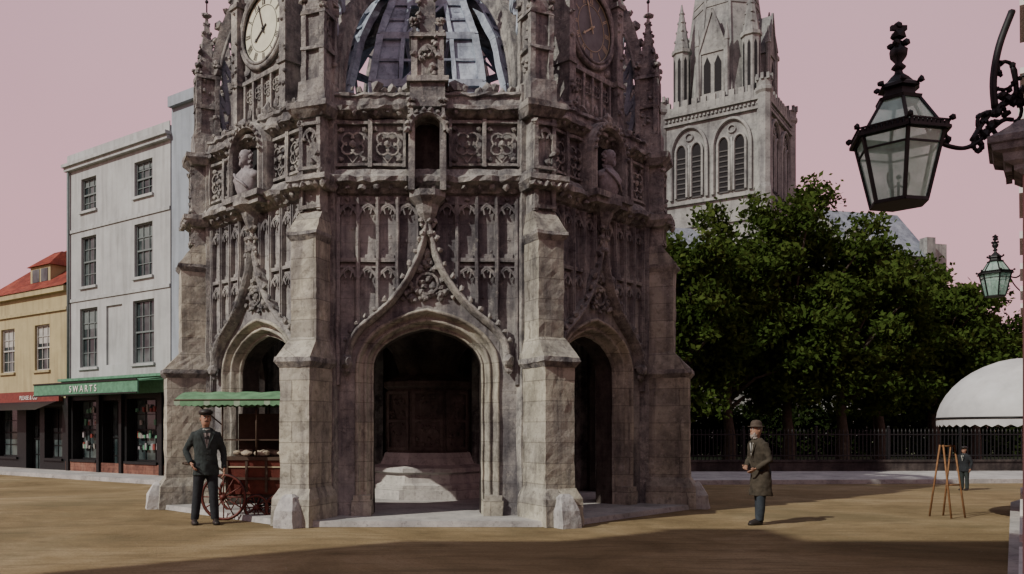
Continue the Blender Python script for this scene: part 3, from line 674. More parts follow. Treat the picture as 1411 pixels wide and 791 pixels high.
facade(m,L,H,wins,2.5); shell(m,L,8,H,0,False); m.box(-.02,L-.01,-.16,-.003,H-.18,H,3); m.box(0,L-.01,-.07,-.003,5.4,5.5,3)
facade(m,L,2.5,[(1.2,1.35,1.5,1.7),(3.0,1.15,.9,2.2),(4.3,1.35,1.1,1.7)],0,.3,4,1,4,4); m.box(-.02,L-.3,-.15,-.003,2.4,2.75,5)
m.add([(0,-.9,2.1),(L-.4,-.9,2.1),(L-.4,-.16,2.4),(0,-.16,2.4)],[(0,1,2,3)],4)
m.obj('walls',[M_CREAM,M_GLASS,M_WFRAME,M_CREAM,M_IRON,M_REDSIGN],e)
m=M(); m.add([(-.05,-.2,H),(L+.0,-.2,H),(L+.0,3.6,8.95),(-.05,3.6,8.95)],[(0,1,2,3)]); m.add([(-.05,8,H),(L,8,H),(L,3.6,8.95),(-.05,3.6,8.95)],[(0,1,2,3)])
m.add([(0.01,0,H),(.01,8,H),(.01,3.6,8.9)],[(0,1,2)]); m.tube([(-.05,3.6,8.98),(L,3.6,8.98)],.09,6)
m.box(2.2,3.5,.35,2,6.5,7.15,1); m.box(2.35,2.8,.33,.36,6.6,7.05,2); m.box(2.92,3.35,.33,.36,6.6,7.05,2); m.taper((2.1,3.6,.25,2.3),7.15,(2.6,3.1,1.0,2.6),7.75,0)
m.box(.75,1.75,3.2,4.0,8.2,10.0,3); m.box(.7,1.8,3.15,4.05,10.0,10.1,3)
for k in range(3): m.lathe([(.11,0),(.09,.45),(.12,.46),(.1,.5)],(1.0+.28*k,3.6,10.1),8,3)
m.obj('roof',[M_TILE,M_CREAM,M_GLASS,M_BRICK],e)
text_mesh('PLEASE & CO',.2,'fascia_lettering',M_WHITE,e,Matrix.Translation((3.0,-.16,2.48)))
e=empty('brick_townhouse',LM(-12.3)); m=M(); L=7.1; H=5.6
facade(m,L,H,[(u,3.9,.95,1.5) for u in (1.2,3.5,5.8)]+[(3.5,1.2,1,2.3),(1.5,1.4,1.6,1.6),(5.6,1.4,1.6,1.6)]); shell(m,L,8,H); m.obj('walls',[M_BRICK,M_GLASS,M_WFRAME,M_WHITE],e)
m=M(); m.taper((-.1,L-.05,-.2,8.2),H,(1,L-1,3.5,4.5),H+2.0); m.obj('roof',[M_SLATE],e)
e=empty('grey_townhouse',LM(5.46)); m=M(); L=1.9; H=11.0
facade(m,L,H,[(1.2,9.2,.6,1.1),(1.2,6.9,.6,1.6),(1.2,4.5,.6,1.8),(1.1,1.3,1.2,2.2)]); shell(m,L,9,H); m.box(0.01,L+.1,-.15,-.003,H-.25,H+.05,3)
m.obj('walls',[M_BLUPL,M_GLASS,M_WFRAME,M_BLUPL],e)
for (x,L,H,mt,nm) in ((-8.0,6.4,8.5,M_CREAM,'cream_shop'),(-1.55,5.2,9.3,M_BRICK,'brick_shop'),(3.7,4.6,8.2,M_BRICK,'brick_shop')):
    e=empty(nm,Matrix.Translation((x,33,0))); m=M()
    ws=[(L*(k+.5)/3,z,.95,1.6) for k in range(3) for z in (6.2,3.9)]
    facade(m,L,H,ws,2.7); shell(m,L,9,H); facade(m,L,2.7,[(L*.22,1.3,L*.34,1.8),(L*.5,1.1,.9,2.1),(L*.78,1.3,L*.34,1.8)],0,.3,4,1,4,4)
    m.box(.02,L-.02,-.15,-.003,2.65,3.05,5)
    m.obj('walls',[mt,M_GLASS,M_WFRAME,M_WHITE,M_IRON,M_WHITE if nm=='cream_shop' else M_REDSIGN],e)
    m=M(); m.taper((-.0,L,-.2,9.2),H+.002,(.5,L-.5,4.2,4.8),H+1.6); m.obj('roof',[M_SLATE],e)
    text_mesh('HALSTED & SONS' if nm=='cream_shop' else 'BREWER',.26,'fascia_lettering',M_REDSIGN if nm=='cream_shop' else M_WHITE,e,Matrix.Translation((L/2,-.16,2.74)))
# off-frame building whose shadow falls on the foreground
e=empty('corner_bank',Matrix.Translation((-7.6,-12.2,0))@Matrix.Rotation(D(90),4,'Z'))
m=M(); L=13.0; H=14.4
facade(m,L,H,[(1.4+2.1*k,z,1.0,1.9) for k in range(6) for z in (11.6,8.2,4.9)]+[(1.6+2.6*k,1.6,1.5,2.4) for k in range(5)]); shell(m,L,8,H)
m.box(-.1,L+.1,-.3,-.003,H-.4,H-.1,3); m.box(.0,L,-.1,-.003,3.3,3.6,3)
m.box(L-1.6,L-.3,5.0,6.3,H,H+2.0,0); m.box(L-1.7,L-.2,4.9,6.4,H+2.0,H+2.15,3)
m.obj('walls',[M_BRICK,M_GLASS,M_WFRAME,M_WHITE],e)
def sheet(name,pts,z,mt,h=.12):
    m=M(); n=len(pts); m.loft([[(x,y,0.002) for x,y in pts],[(x,y,z) for x,y in pts]],0,True,False); m.obj(name,[mt])
def lp(u,d): o=Vector((-11.8,27.4,0))+LW*u+Vector((LW.y,-LW.x,0))*d; return (o.x,o.y)
sheet('pavement',[lp(-14,0),lp(-14,1.5),lp(7.6,1.5),lp(7.6,0)],.12,M_PAVE)
sheet('pavement',[(3.0,21.9),(26,23.4),(26,27.6),(3.0,26.6)],.12,M_PAVE)
sheet('churchyard_grass',[(3.0,26.6),(26,27.6),(60,32),(60,88),(3,88)],.10,M_GRASS)
# ================================================================ churchyard wall and railings
m=M(); P0=Vector((3.0,26.6,0)); P1=Vector((24,27.55,0)); d=(P1-P0); LL=d.length; a=math.atan2(d.y,d.x)
m.box(0,LL,-.16,.16,.1,.42,0,.0)
m.box(-.02,LL+.02,-.2,.2,.42,.48,0)
e=empty('churchyard_railing',Matrix.Translation(P0)@Matrix.Rotation(a,4,'Z'))
m.obj('plinth',[M_INT],e)
m=M()
x=.1
while x<LL:
    m.box(x-.013,x+.013,-.013,.013,.48,1.40); m.lathe([(.024,0),(.004,.09)],(x,0,1.40),4,0,False); x+=.13
for z in (.6,1.28): m.box(0,LL,-.02,.02,z,z+.04)
x=0
while x<LL: m.box(x-.035,x+.035,-.035,.035,.48,1.5); m.blob((x,0,1.54),.05,0,.03,2); x+=2.4
m.obj('rails',[M_IRON],e)
# ================================================================ trees
def leaves(pts,size,rs):
    n=len(pts); pts=np.array(pts)
    a=rs.normal(size=(n,3)); a/=np.linalg.norm(a,axis=1)[:,None]
    b=rs.normal(size=(n,3)); b-= (b*a).sum(1)[:,None]*a; b/=np.linalg.norm(b,axis=1)[:,None]
    s=size*rs.uniform(.6,1.3,size=(n,1))
    V=np.stack([pts-a*s,pts+b*s*.55,pts+a*s,pts-b*s*.55],1).reshape(-1,3)
    return V
def tree(x,y,H,rad,seed,trunk=2.2,nl=17000,lobes=70):
    rs=np.random.RandomState(seed); rr=random.Random(seed)
    e=empty('tree',Matrix.Translation((x,y,.05)))
    m=M(); 
    m.tube(cat([(0,0,-.1),(.06,.03,trunk*.5),(-.03,0,trunk),(.05,.05,H*.55),(0,0,H*.82)],4),[.27-.013*i for i in range(17)],8)
    cz=trunk-.6+(H-trunk+.6)/2; hz=(H-trunk+.6)/2
    C=[]
    for k in range(lobes):
        th=rr.uniform(0,6.28); ph=math.asin(rr.uniform(-.95,1)); q=rr.uniform(.5,1.0)
        c=Vector((math.cos(th)*math.cos(ph)*rad*q,math.sin(th)*math.cos(ph)*rad*q,cz+math.sin(ph)*hz*q)); lr=rr.uniform(.35,.95)*rad*.27
        C.append((c,lr))
        if k%3==0:
            st=Vector((0,0,trunk*.9+ (c.z-trunk)*.35)); md=(st+c)/2+Vector((0,0,.25))
            m.tube([st,md,c],[.10,.06,.02],5)
    for k in range(8): C.append((Vector((rr.uniform(-.4,.4)*rad,rr.uniform(-.4,.4)*rad,cz+rr.uniform(-.6,.6)*hz)),rad*.38))
    m.obj('trunk_and_limbs',[M_BARK],e)
    pts=[]
    tot=sum(l**2 for _,l in C)
    for c,l in C:
        n=int(nl*l*l/tot); v=rs.normal(size=(n,3)); v/=np.linalg.norm(v,axis=1)[:,None]
        q=rs.uniform(.1,1.3,size=(n,1))**.6; v=v*q*l; v[:,2]*=.65
        v+=rs.normal(size=(n,3))*.12
        pts.append(v+np.array(c))
    pts=np.concatenate(pts); V=leaves(pts,.115,rs); n=len(pts)
    me=bpy.data.meshes.new('crown'); me.from_pydata(V.tolist(),[],[(4*i,4*i+1,4*i+2,4*i+3) for i in range(n)]); me.materials.append(M_LEAF)
    link(me,'crown',e)
TREES=[(8.7,29.2,8.8,2.6,1),(11.0,30.5,9.4,2.6,2),(13.3,30.8,10.6,2.8,3),(15.4,31.0,9.7,2.5,4),(17.6,32.5,9.0,2.6,5),(20.3,33.5,8.4,2.7,6),(22.8,34.8,6.8,2.4,7),(9.5,34,9.0,2.8,8),(15.5,36,10.0,3.2,9),(20.5,38,8.6,3.0,10)]
for t in TREES: tree(*t)
rs=np.random.RandomState(5); n=26000
pts=np.stack([rs.uniform(4,32,n),rs.uniform(41.0,42.6,n),rs.uniform(.1,2.4,n)+.35*np.sin(rs.uniform(0,6,n))],1)
V=leaves(pts,.16,rs); me=bpy.data.meshes.new('hedge'); me.from_pydata(V.tolist(),[],[(4*i,4*i+1,4*i+2,4*i+3) for i in range(n)]); me.materials.append(M_HEDGE); link(me,'hedge')
# ================================================================ cathedral
TA=D(54); TS=12.9; Cc=Vector((39.7,98,0))
cath=empty('cathedral',Matrix.Translation(Cc)@Matrix.Rotation(TA,4,'Z'))
m=M(); TH_=38.2; m.T=Matrix.Translation((0,0,2.3))
m.box(0.05,TS-.05,0.05,TS-.05,-2.4,TH_,0)
def lancet(m,side,u,z0,z1,w,off=0):
    def P(u_,d,z): return (-d,u_,z) if side=='L' else (u_,-d,z)
    n=8; pts=[(u-w,z0)]+[(u-w*math.cos(math.pi/2*k/n),z1-w*1.5+w*1.5*math.sin(math.pi/2*k/n)) for k in range(n+1)]+[(u+w*math.cos(math.pi/2*k/n),z1-w*1.5+w*1.5*math.sin(math.pi/2*k/n)) for k in range(n,-1,-1)]+[(u+w,z0)]
    m.add([P(a,.03,b) for a,b in pts],[tuple(range(len(pts)))],1)
    m.tube([P(a,.12,b) for a,b in pts],.17,5,0,False)
    for k in range(9):
        z=z0+(z1-w*1.5-z0)*k/9; 
        q=[P(u-w*.9,.05,z),P(u+w*.9,.05,z),P(u+w*.9,.12,z-.18),P(u-w*.9,.12,z-.18)]; m.add(q,[(0,1,2,3)],3)
for side in ('L','R'):
    def P(u_,d,z): return (-d,u_,z) if side=='L' else (u_,-d,z)
    def bx(u0,u1,d0,d1,z0,z1,mi=0):
        a=P(u0,d0,z0); b=P(u1,d1,z1); m.box(min(a[0],b[0]),max(a[0],b[0]),min(a[1],b[1]),max(a[1],b[1]),z0,z1,mi)
    for c in (TS*.30,TS*.70):
        for s in (-.95,.95): lancet(m,side,c+s,27.8,34.4,.68)
        n=10; w=2.2; pts=[(c-w,27.6)]+[(c-w*math.cos(math.pi/2*k/n),33.2+3.2*math.sin(math.pi/2*k/n)) for k in range(n+1)]+[(c+w*math.cos(math.pi/2*k/n),33.2+3.2*math.sin(math.pi/2*k/n)) for k in range(n,-1,-1)]+[(c+w,27.6)]
        m.tube([P(a,.15,b) for a,b in pts],.24,5,0,False)
        m.tube([P(c,.1,27.7),P(c,.1,34.2)],.14,6,0); 
        m.tube([P(c+.45*math.cos(t*.628),.1,35.2+.45*math.sin(t*.628)) for t in range(10)],.09,4,0,False,True)
    for z in (26.9,36.9,38.0): bx(-.2,TS+.2,.0,.32,z,z+.32)
    for z in (20,24): bx(0,TS,0,.2,z,z+.25)
    u=.2
    for q in range(26): bx(.3+q*.48,.55+q*.48,0,.22,37.5,37.75)
    while u<TS-.5: bx(u,u+.65,-.35,.15,38.3,39.9); u+=1.12
    bx(0,TS,-.3,.1,38.3,39.2)
m.box(.3,TS+.15,TS-.05,TS+.1,38,39.4,0); m.box(TS-.1,TS+.1,.3,TS,38,39.4,0)
for (cx,cy) in ((.2,.2),(.2,TS-.2),(TS-.2,.2),(TS-.2,TS-.2)):
    m.lathe([(.95,-2.4),(.9,27.5),(.8,28),(.8,38.6),(1.0,38.9),(1.0,39.3),(.85,39.4),(.85,40.2)],(cx,cy,0),8,0,False,D(22.5))
    for k in range(8): a=D(45*k); m.box(cx+.85*math.cos(a)-.16,cx+.85*math.cos(a)+.16,cy+.85*math.sin(a)-.16,cy+.85*math.sin(a)+.16,40.1,40.8)
c=TS/2; r0=5.6
m.lathe([(r0,38.3),(r0,39.5),(r0*.03,82)],(c,c,0),8,0,False,D(22.5))
for z in (52,53,66,67): rz=r0*(1-(z-39.5)/43.5); m.lathe([(rz*1.03,z),(rz*1.03,z+.5),(rz*.9,z+.6)],(c,c,0),8,0,False,D(22.5))
for k in range(8):
    a=D(22.5+45*k); pts=[(c+math.cos(a)*r0*(1-t)*1.0,c+math.sin(a)*r0*(1-t),39.5+42.5*t) for t in (0,.25,.5,.75,.98)]; m.tube(pts,[.28,.24,.2,.14,.1],5,0,False)
def turret(m,x,y,r,z0,z1,zt):
    m.lathe([(r,z0),(r,z1),(r*1.2,z1+.1),(r*1.2,z1+.5),(r*.95,z1+.6),(r*.08,zt)],(x,y,0),8,0,False,D(22.5))
    for k in range(8):
        a=D(45*k); q=r*.94
        m.add([(x+q*1.0*math.cos(a)-math.sin(a)*w_,y+q*math.sin(a)+math.cos(a)*w_,z) for w_,z in ((-.17*r,z0+1.2),(.17*r,z0+1.2),(.17*r,z1-1),(0,z1-.5),(-.17*r,z1-1))],[(0,1,2,3,4)],1)
    for k in range(5):
        for b in range(4):
            a=b*math.pi/2+.4; t=k/5; rr=r*.95*(1-t); m.blob((x+math.cos(a)*rr,y+math.sin(a)*rr,z1+.6+(zt-z1-.6)*t),.2,0,.3)
for (x,y) in ((2.2,2.2),(2.2,TS-2.2),(TS-2.2,2.2),(TS-2.2,TS-2.2)): turret(m,x,y,1.05,38.3,46.5,53)
for k in range(4):
    a=D(90*k); dx,dy=math.cos(a),math.sin(a); X=c+dx*4.9; Y=c+dy*4.9; Tm=m.T.copy(); m.T=Tm@Matrix.Translation((X,Y,0))@Matrix.Rotation(a+D(90),4,'Z')
    m.box(-1.5,1.5,-.6,1.6,38.5,45.5,0); m.loft([[(-1.75,-.75,45.4),(1.75,-.75,45.4),(0,-.75,50.5)],[(-1.75,2.2,45.4),(1.75,2.2,45.4),(0,3.2,50.5)]],0,True,False)
    for s in (-.65,.65): 
        m.add([(s-.42,-.63,40.5),(s+.42,-.63,40.5),(s+.42,-.63,44),(s,-.63,45),(s-.42,-.63,44)],[(0,1,2,3,4)],1)
    for s in (-1,1): m.tube([(s*1.75,-.8,45.4),(0,-.8,50.7)],.18,4,0,False); m.lathe([(.3,39),(.3,46.4),(.38,46.5),(.05,48.6)],(s*1.75,-.7,0),6,0,False); m.tube([(s*1.5,-.68,40),(s*1.5,-.68,45.4)],.15,5)
    m.T=Tm
m.obj('tower_and_spire',[M_CATH,M_DARK,M_CATHR,plain('louvre',(.06,.06,.06),.9)],cath)
def hall(m,x0,x1,y0,y1,he,hr,axis='x'):
    m.box(x0,x1,y0,y1,0,he,0)
    if axis=='x':
        c=(y0+y1)/2; A=[(x0-.2,y0-.4,he-.1),(x0-.2,y1+.4,he-.1),(x0-.2,c,hr)]; B=[(x1+.2,y0-.4,he-.1),(x1+.2,y1+.4,he-.1),(x1+.2,c,hr)]
    else:
        c=(x0+x1)/2; A=[(x0-.4,y0-.2,he-.1),(x1+.4,y0-.2,he-.1),(c,y0-.2,hr)]; B=[(x0-.4,y1+.2,he-.1),(x1+.4,y1+.2,he-.1),(c,y1+.2,hr)]
    m.add([A[0],B[0],B[2],A[2]],[(0,1,2,3)],1); m.add([A[1],B[1],B[2],A[2]],[(0,1,2,3)],1)
    m.add([A[0],A[1],A[2]],[(0,1,2)],0); m.add([B[0],B[1],B[2]],[(0,1,2)],0)
m=M()
m.T=Matrix.Translation((36,92,0))@Matrix.Rotation(D(8),4,'Z')
hall(m,-16,20,6,17,18.0,26.2,'x'); m.box(-16,19,1.5,5.9,0,10.5,0)
for k in range(8):
    x=-14+4.6*k; m.box(x-.5,x+.5,.4,1.4,0,11.5,0)
    m.add([(x+1.2,1.45,4.5),(x+3.2,1.45,4.5),(x+3.2,1.45,7.5),(x+2.2,1.45,9),(x+1.2,1.45,7.5)],[(0,1,2,3,4)],2)
    m.add([(x+1.5,5.95,12.2),(x+2.9,5.95,12.2),(x+2.9,5.95,15),(x+2.2,5.95,16),(x+1.5,5.95,15)],[(0,1,2,3,4)],2)
o=m.obj('nave_and_choir',[M_CATH,M_CATHR,M_DARK],cath,None); o.matrix_parent_inverse=cath.matrix_basis.inverted()
m=M(); m.T=Matrix.Translation((46,88,0))@Matrix.Rotation(D(14),4,'Z')
hall(m,-1.5,8.3,0,9,20.0,25.6,'x'); m.box(8.6,11.2,.5,8,0,21.6,0)
m.box(-1.9,-.9,-.5,.5,0,22.5,0); m.box(7.6,8.7,-.5,.5,0,22,0)
for x in (1.5,4.5): m.add([(x-.6,-.02,13),(x+.6,-.02,13),(x+.6,-.02,17),(x,-.02,18.4),(x-.6,-.02,17)],[(0,1,2,3,4)],2)
o=m.obj('transept',[M_CATH,M_CATHR,M_DARK],cath,None); o.matrix_parent_inverse=cath.matrix_basis.inverted()
# ================================================================ right-hand corner building
FD=Vector((7.62,10.7,0)).normalized(); fa=math.atan2(FD.y,FD.x)
FO=Vector((3.80,5.25,0))
e=empty('corner_shop',Matrix.Translation(FO)@Matrix.Rotation(fa,4,'Z'))
M_PINK=plaster('pink_stucco',(0.42,0.24,0.22))
m=M(); m.T=Matrix.Translation((13.6,0,0))@Matrix.Rotation(D(180),4,'Z')
facade(m,13.6,9,[(1.5+2.2*k,z,1,1.8) for k in range(6) for z in (7.2,4.6)]+[(2+3.2*k,1.4,2.0,2.0) for k in range(4)])
m.T=Matrix.Identity(4)
m.add([(0,0,0),(4,-7,0),(4,-7,9),(0,0,9)],[(0,1,2,3)],0); m.add([(4,-7,0),(13.6,-7,0),(13.6,-7,9),(4,-7,9)],[(0,1,2,3)],0)
m.add([(13.6,-7,0),(13.6,0,0),(13.6,0,9),(13.6,-7,9)],[(0,1,2,3)],0); m.add([(0,0,9),(4,-7,9),(13.6,-7,9),(13.6,0,9)],[(0,1,2,3)],0)
m.obj('walls',[M_PINK,M_GLASS,M_WFRAME,M_WHITE],e)
m=M()
m.box(-.02,.30,-.05,.045,0,3.12,0); 
m.loft([[(-.03-o*.4,-.05,z),(.33+o*.4,-.05,z),(.33+o*.4,.05+o,z),(-.03-o*.4,.05+o,z)] for z,o in ((3.10,.0),(3.13,.04),(3.16,.04),(3.19,.09),(3.24,.10),(3.26,.15),(3.30,.16),(3.31,.18),(3.35,.18),(3.37,.13),(3.44,.02))],1,True,False)
for q in range(6): m.box(-.02+.06*q,.01+.06*q,.10,.135,3.13,3.19,1)
m.obj('corner_pilaster',[M_PINK,M_WALL],e)
sheet('pavement',[(3.78,5.25),(3.70,5.35),(10.9,15.6),(11.5,16.2),(13.0,16.2),(9,5.25)],.12,M_PAVE)
# ================================================================ street lamps
def lamp(loc,wall,sc=1.0,name='street_lamp',rich=True):
    e=empty(name,Matrix.Translation(loc)@Matrix.Scale(sc,4))
    n=6; rot=D(12)
    def hexr(r,z): return [(r*math.cos(rot+2*math.pi*k/n),r*math.sin(rot+2*math.pi*k/n),z) for k in range(n)]
    f=M(); gl=M()
    rb,rt=.165,.262; zb,zt=-.42,.0
    B=hexr(rb,zb); T=hexr(rt,zt); U=hexr(.115,.24)
    for k in range(n):
        j=(k+1)%n
        f.tube([B[k],T[k]],.013,4,0,False); f.tube([B[k],B[j]],.015,4,0,False); f.tube([T[k],T[j]],.018,4,0,False); f.tube([T[k],U[k]],.011,4,0,False)
        s=.985; q=lambda p:(p[0]*s,p[1]*s,p[2]); gl.add([q(B[k]),q(B[j]),q(T[j]),q(T[k])],[(0,1,2,3)]); gl.add([q(T[k]),q(T[j]),q(U[j]),q(U[k])],[(0,1,2,3)])
        a=Vector(B[k]).lerp(Vector(T[k]),.80); b=Vector(B[j]).lerp(Vector(T[j]),.80); f.tube([a,b],.008,4,0,False)
        for t in range(9):
            p=Vector(T[k]).lerp(Vector(T[j]),(t+.5)/9); p2=p*1.07; f.box(p2.x-.010,p2.x+.010,p2.y-.010,p2.y+.010,.0,.035); 
        E1=Vector(T[k])*1.12; E2=Vector(T[j])*1.12; f.tube([(E1.x,E1.y,0),(E2.x,E2.y,0)],.013,4,0,False); f.tube([(E1.x,E1.y,.04),(E2.x,E2.y,.04)],.007,4,0,False)
        f.blob((E1.x*1.04,E1.y*1.04,.05),.022,0,.2)
        f.add([T[k],T[j],(E2.x,E2.y,0),(E1.x,E1.y,0)],[(0,1,2,3)])
        a=Vector(T[k]).lerp(Vector(U[k]),.22); b=Vector(T[j]).lerp(Vector(U[j]),.22); a2=Vector(T[k])*.99;b2=Vector(T[j])*.99
        f.add([tuple(a),tuple(b),tuple(b2),tuple(a2)],[(0,1,2,3)])
    f.loft([hexr(.135,.225),hexr(.14,.245),hexr(.10,.26),hexr(.095,.30),hexr(.125,.31),hexr(.12,.33),hexr(.085,.35),hexr(.06,.38),hexr(.028,.41),hexr(.02,.44)],0,True,False)
    for k in range(6): 
        p=hexr(.13,.34)[k]; f.blob(p,.022,0,.3)
    f.lathe([(.02,.43),(.045,.45),(.02,.48),(.05,.52),(.055,.56),(.025,.59),(.02,.62)],(0,0,0),8)
    for a in range(4): an=D(45+90*a); f.blob((.045*math.cos(an),.045*math.sin(an),.60),.026,0,.3)
    f.blob((0,0,.66),.04,0,.2,1,(1.3,1.3,1)); f.blob((.0,0,.72),.03,0,.2); f.box(-.05,.05,-.012,.012,.69,.72)
    f.loft([hexr(rb*1.04,zb-.012),hexr(rb*1.04,zb)],0,True,False)
    f.tube([(0,0,zb),(0,0,zb+.14)],.008,5); 
    for s in (-1,1): f.tube(cat([(0,0,zb+.12),(s*.05,0,zb+.10),(s*.07,0,zb+.16),(s*.065,0,zb+.2)],4),.006,4)
    f.blob((0,0,zb+.17),.018,0,.1); 
    wv=Vector(wall)-Vector(loc); wv/=sc; dr=Vector((wv.x,wv.y,0)).normalized(); Lb=Vector((wv.x,wv.y,0)).length
    def Q(d,z): return (dr.x*d,dr.y*d,z)
    zw=wv.z
    f.tube(cat([Q(.27,-.01),Q(.34,-.04),Q(.45,-.05),Q(.55,.0),Q(Lb*.9,zw*.55),Q(Lb,zw*.6)],5),.015,6)
    if rich:
        for (cx,cz,rr,t0,t1) in ((.30,-.0,.04,0,5.5),(.60,.10,.09,1,7),(.76,.22,.10,-1,5),(.55,-.03,.05,2,8),(.72,.45,.12,-2,4)):
            pts=[Q(cx+rr*(1-.06*i)*math.cos(t0+(t1-t0)*i/14),cz+rr*(1-.05*i)*math.sin(t0+(t1-t0)*i/14)) for i in range(15)]
            f.tube(pts,.012,5)
            for i in range(0,15,3): f.blob(pts[i],.022,0,.4)
        f.tube(cat([Q(.5,.0),Q(.62,.17),Q(.80,.30),Q(Lb,zw+.25)],5),.016,6); f.tube(cat([Q(.62,.12),Q(.7,.02),Q(.85,.02),Q(Lb,.12)],5),.014,6)
        f.tube(cat([Q(.66,.22),Q(.65,.40),Q(.69,.62),Q(.78,.85)],5),.022,6)
        for k in range(24): f.blob(Q(.57+.013*k+R.uniform(-.02,.02),.05+.013*k+R.uniform(-.06,.10)),R.uniform(.018,.034),0,.4)
    else:
        f.tube(cat([Q(Lb,-.35),Q(Lb*.7,-.2),Q(.30,-.02)],5),.012,5)
    f.obj('frame',[M_IRON],e); gl.obj('glass',[M_LGLASS],e)
lamp((3.02,5.35,3.36),(3.80,5.42,3.60),1.0)
lamp((10.75,15.8,4.42),(11.35,15.9,4.45),1.0,rich=False)
# ================================================================ people
SKIN=plain('skin',(0.32,0.18,0.125),0.6,0.12,14); SHIRT=plain('shirt',(0.34,0.34,0.32),0.8,0.1,20)
HAIR=plain('hair',(0.06,0.045,0.035),0.8,0.3,40); GREYB=plain('grey_beard',(0.25,0.22,0.2),0.9,0.3,40)
BOOT=plain('boot_leather',(0.02,0.017,0.015),0.5,0.3,20)
def ringe(c,rx,ry,n=14,tilt=0):
    return [(c[0]+rx*math.cos(2*math.pi*k/n),c[1]+ry*math.sin(2*math.pi*k/n),c[2]+tilt*math.sin(2*math.pi*k/n)) for k in range(n)]
def hand3(m,p,d,side,s=1.0,curl=.5):
    p=Vector(p); d=Vector(d).normalized(); f=Vector((0,-1,0)); f=(f-d*f.dot(d)).normalized()
    inn=Vector((-side,0,0)); inn=(inn-d*inn.dot(d)).normalized()
    w=f
    rings=[]
    for t,a,b in ((-.01,.024,.022),(.02,.032,.019),(.06,.042,.017),(.092,.040,.014)):
        c=p+d*t*s; rings.append([tuple(c+w*math.cos(k*math.pi/5)*a*s+inn*math.sin(k*math.pi/5)*b*s) for k in range(10)])
    m.loft(rings,0)
    for k,(o,l) in enumerate(((.030,.070),(.010,.080),(-.010,.074),(-.029,.056))):
        a=p+d*.085*s+w*o*s; b=a+(d*.95+inn*.25)*l*.45*s; c=b+(d*.8+inn*.9*curl*1.4)*l*.33*s; e_=c+(d*.4+inn*1.0*curl*1.6)*l*.28*s
        m.tube([a-d*.02*s,a,b,c,e_],[.010*s,.0095*s,.009*s,.008*s,.006*s],6)
    a=p+d*.03*s+w*.034*s; b=a+(d*.5+w*.7+inn*.2)*.035*s; c=b+(d*.85+w*.15+inn*.3)*.03*s
    m.tube([a-w*.012*s,a,b,c],[.013*s,.012*s,.011*s,.008*s],6)
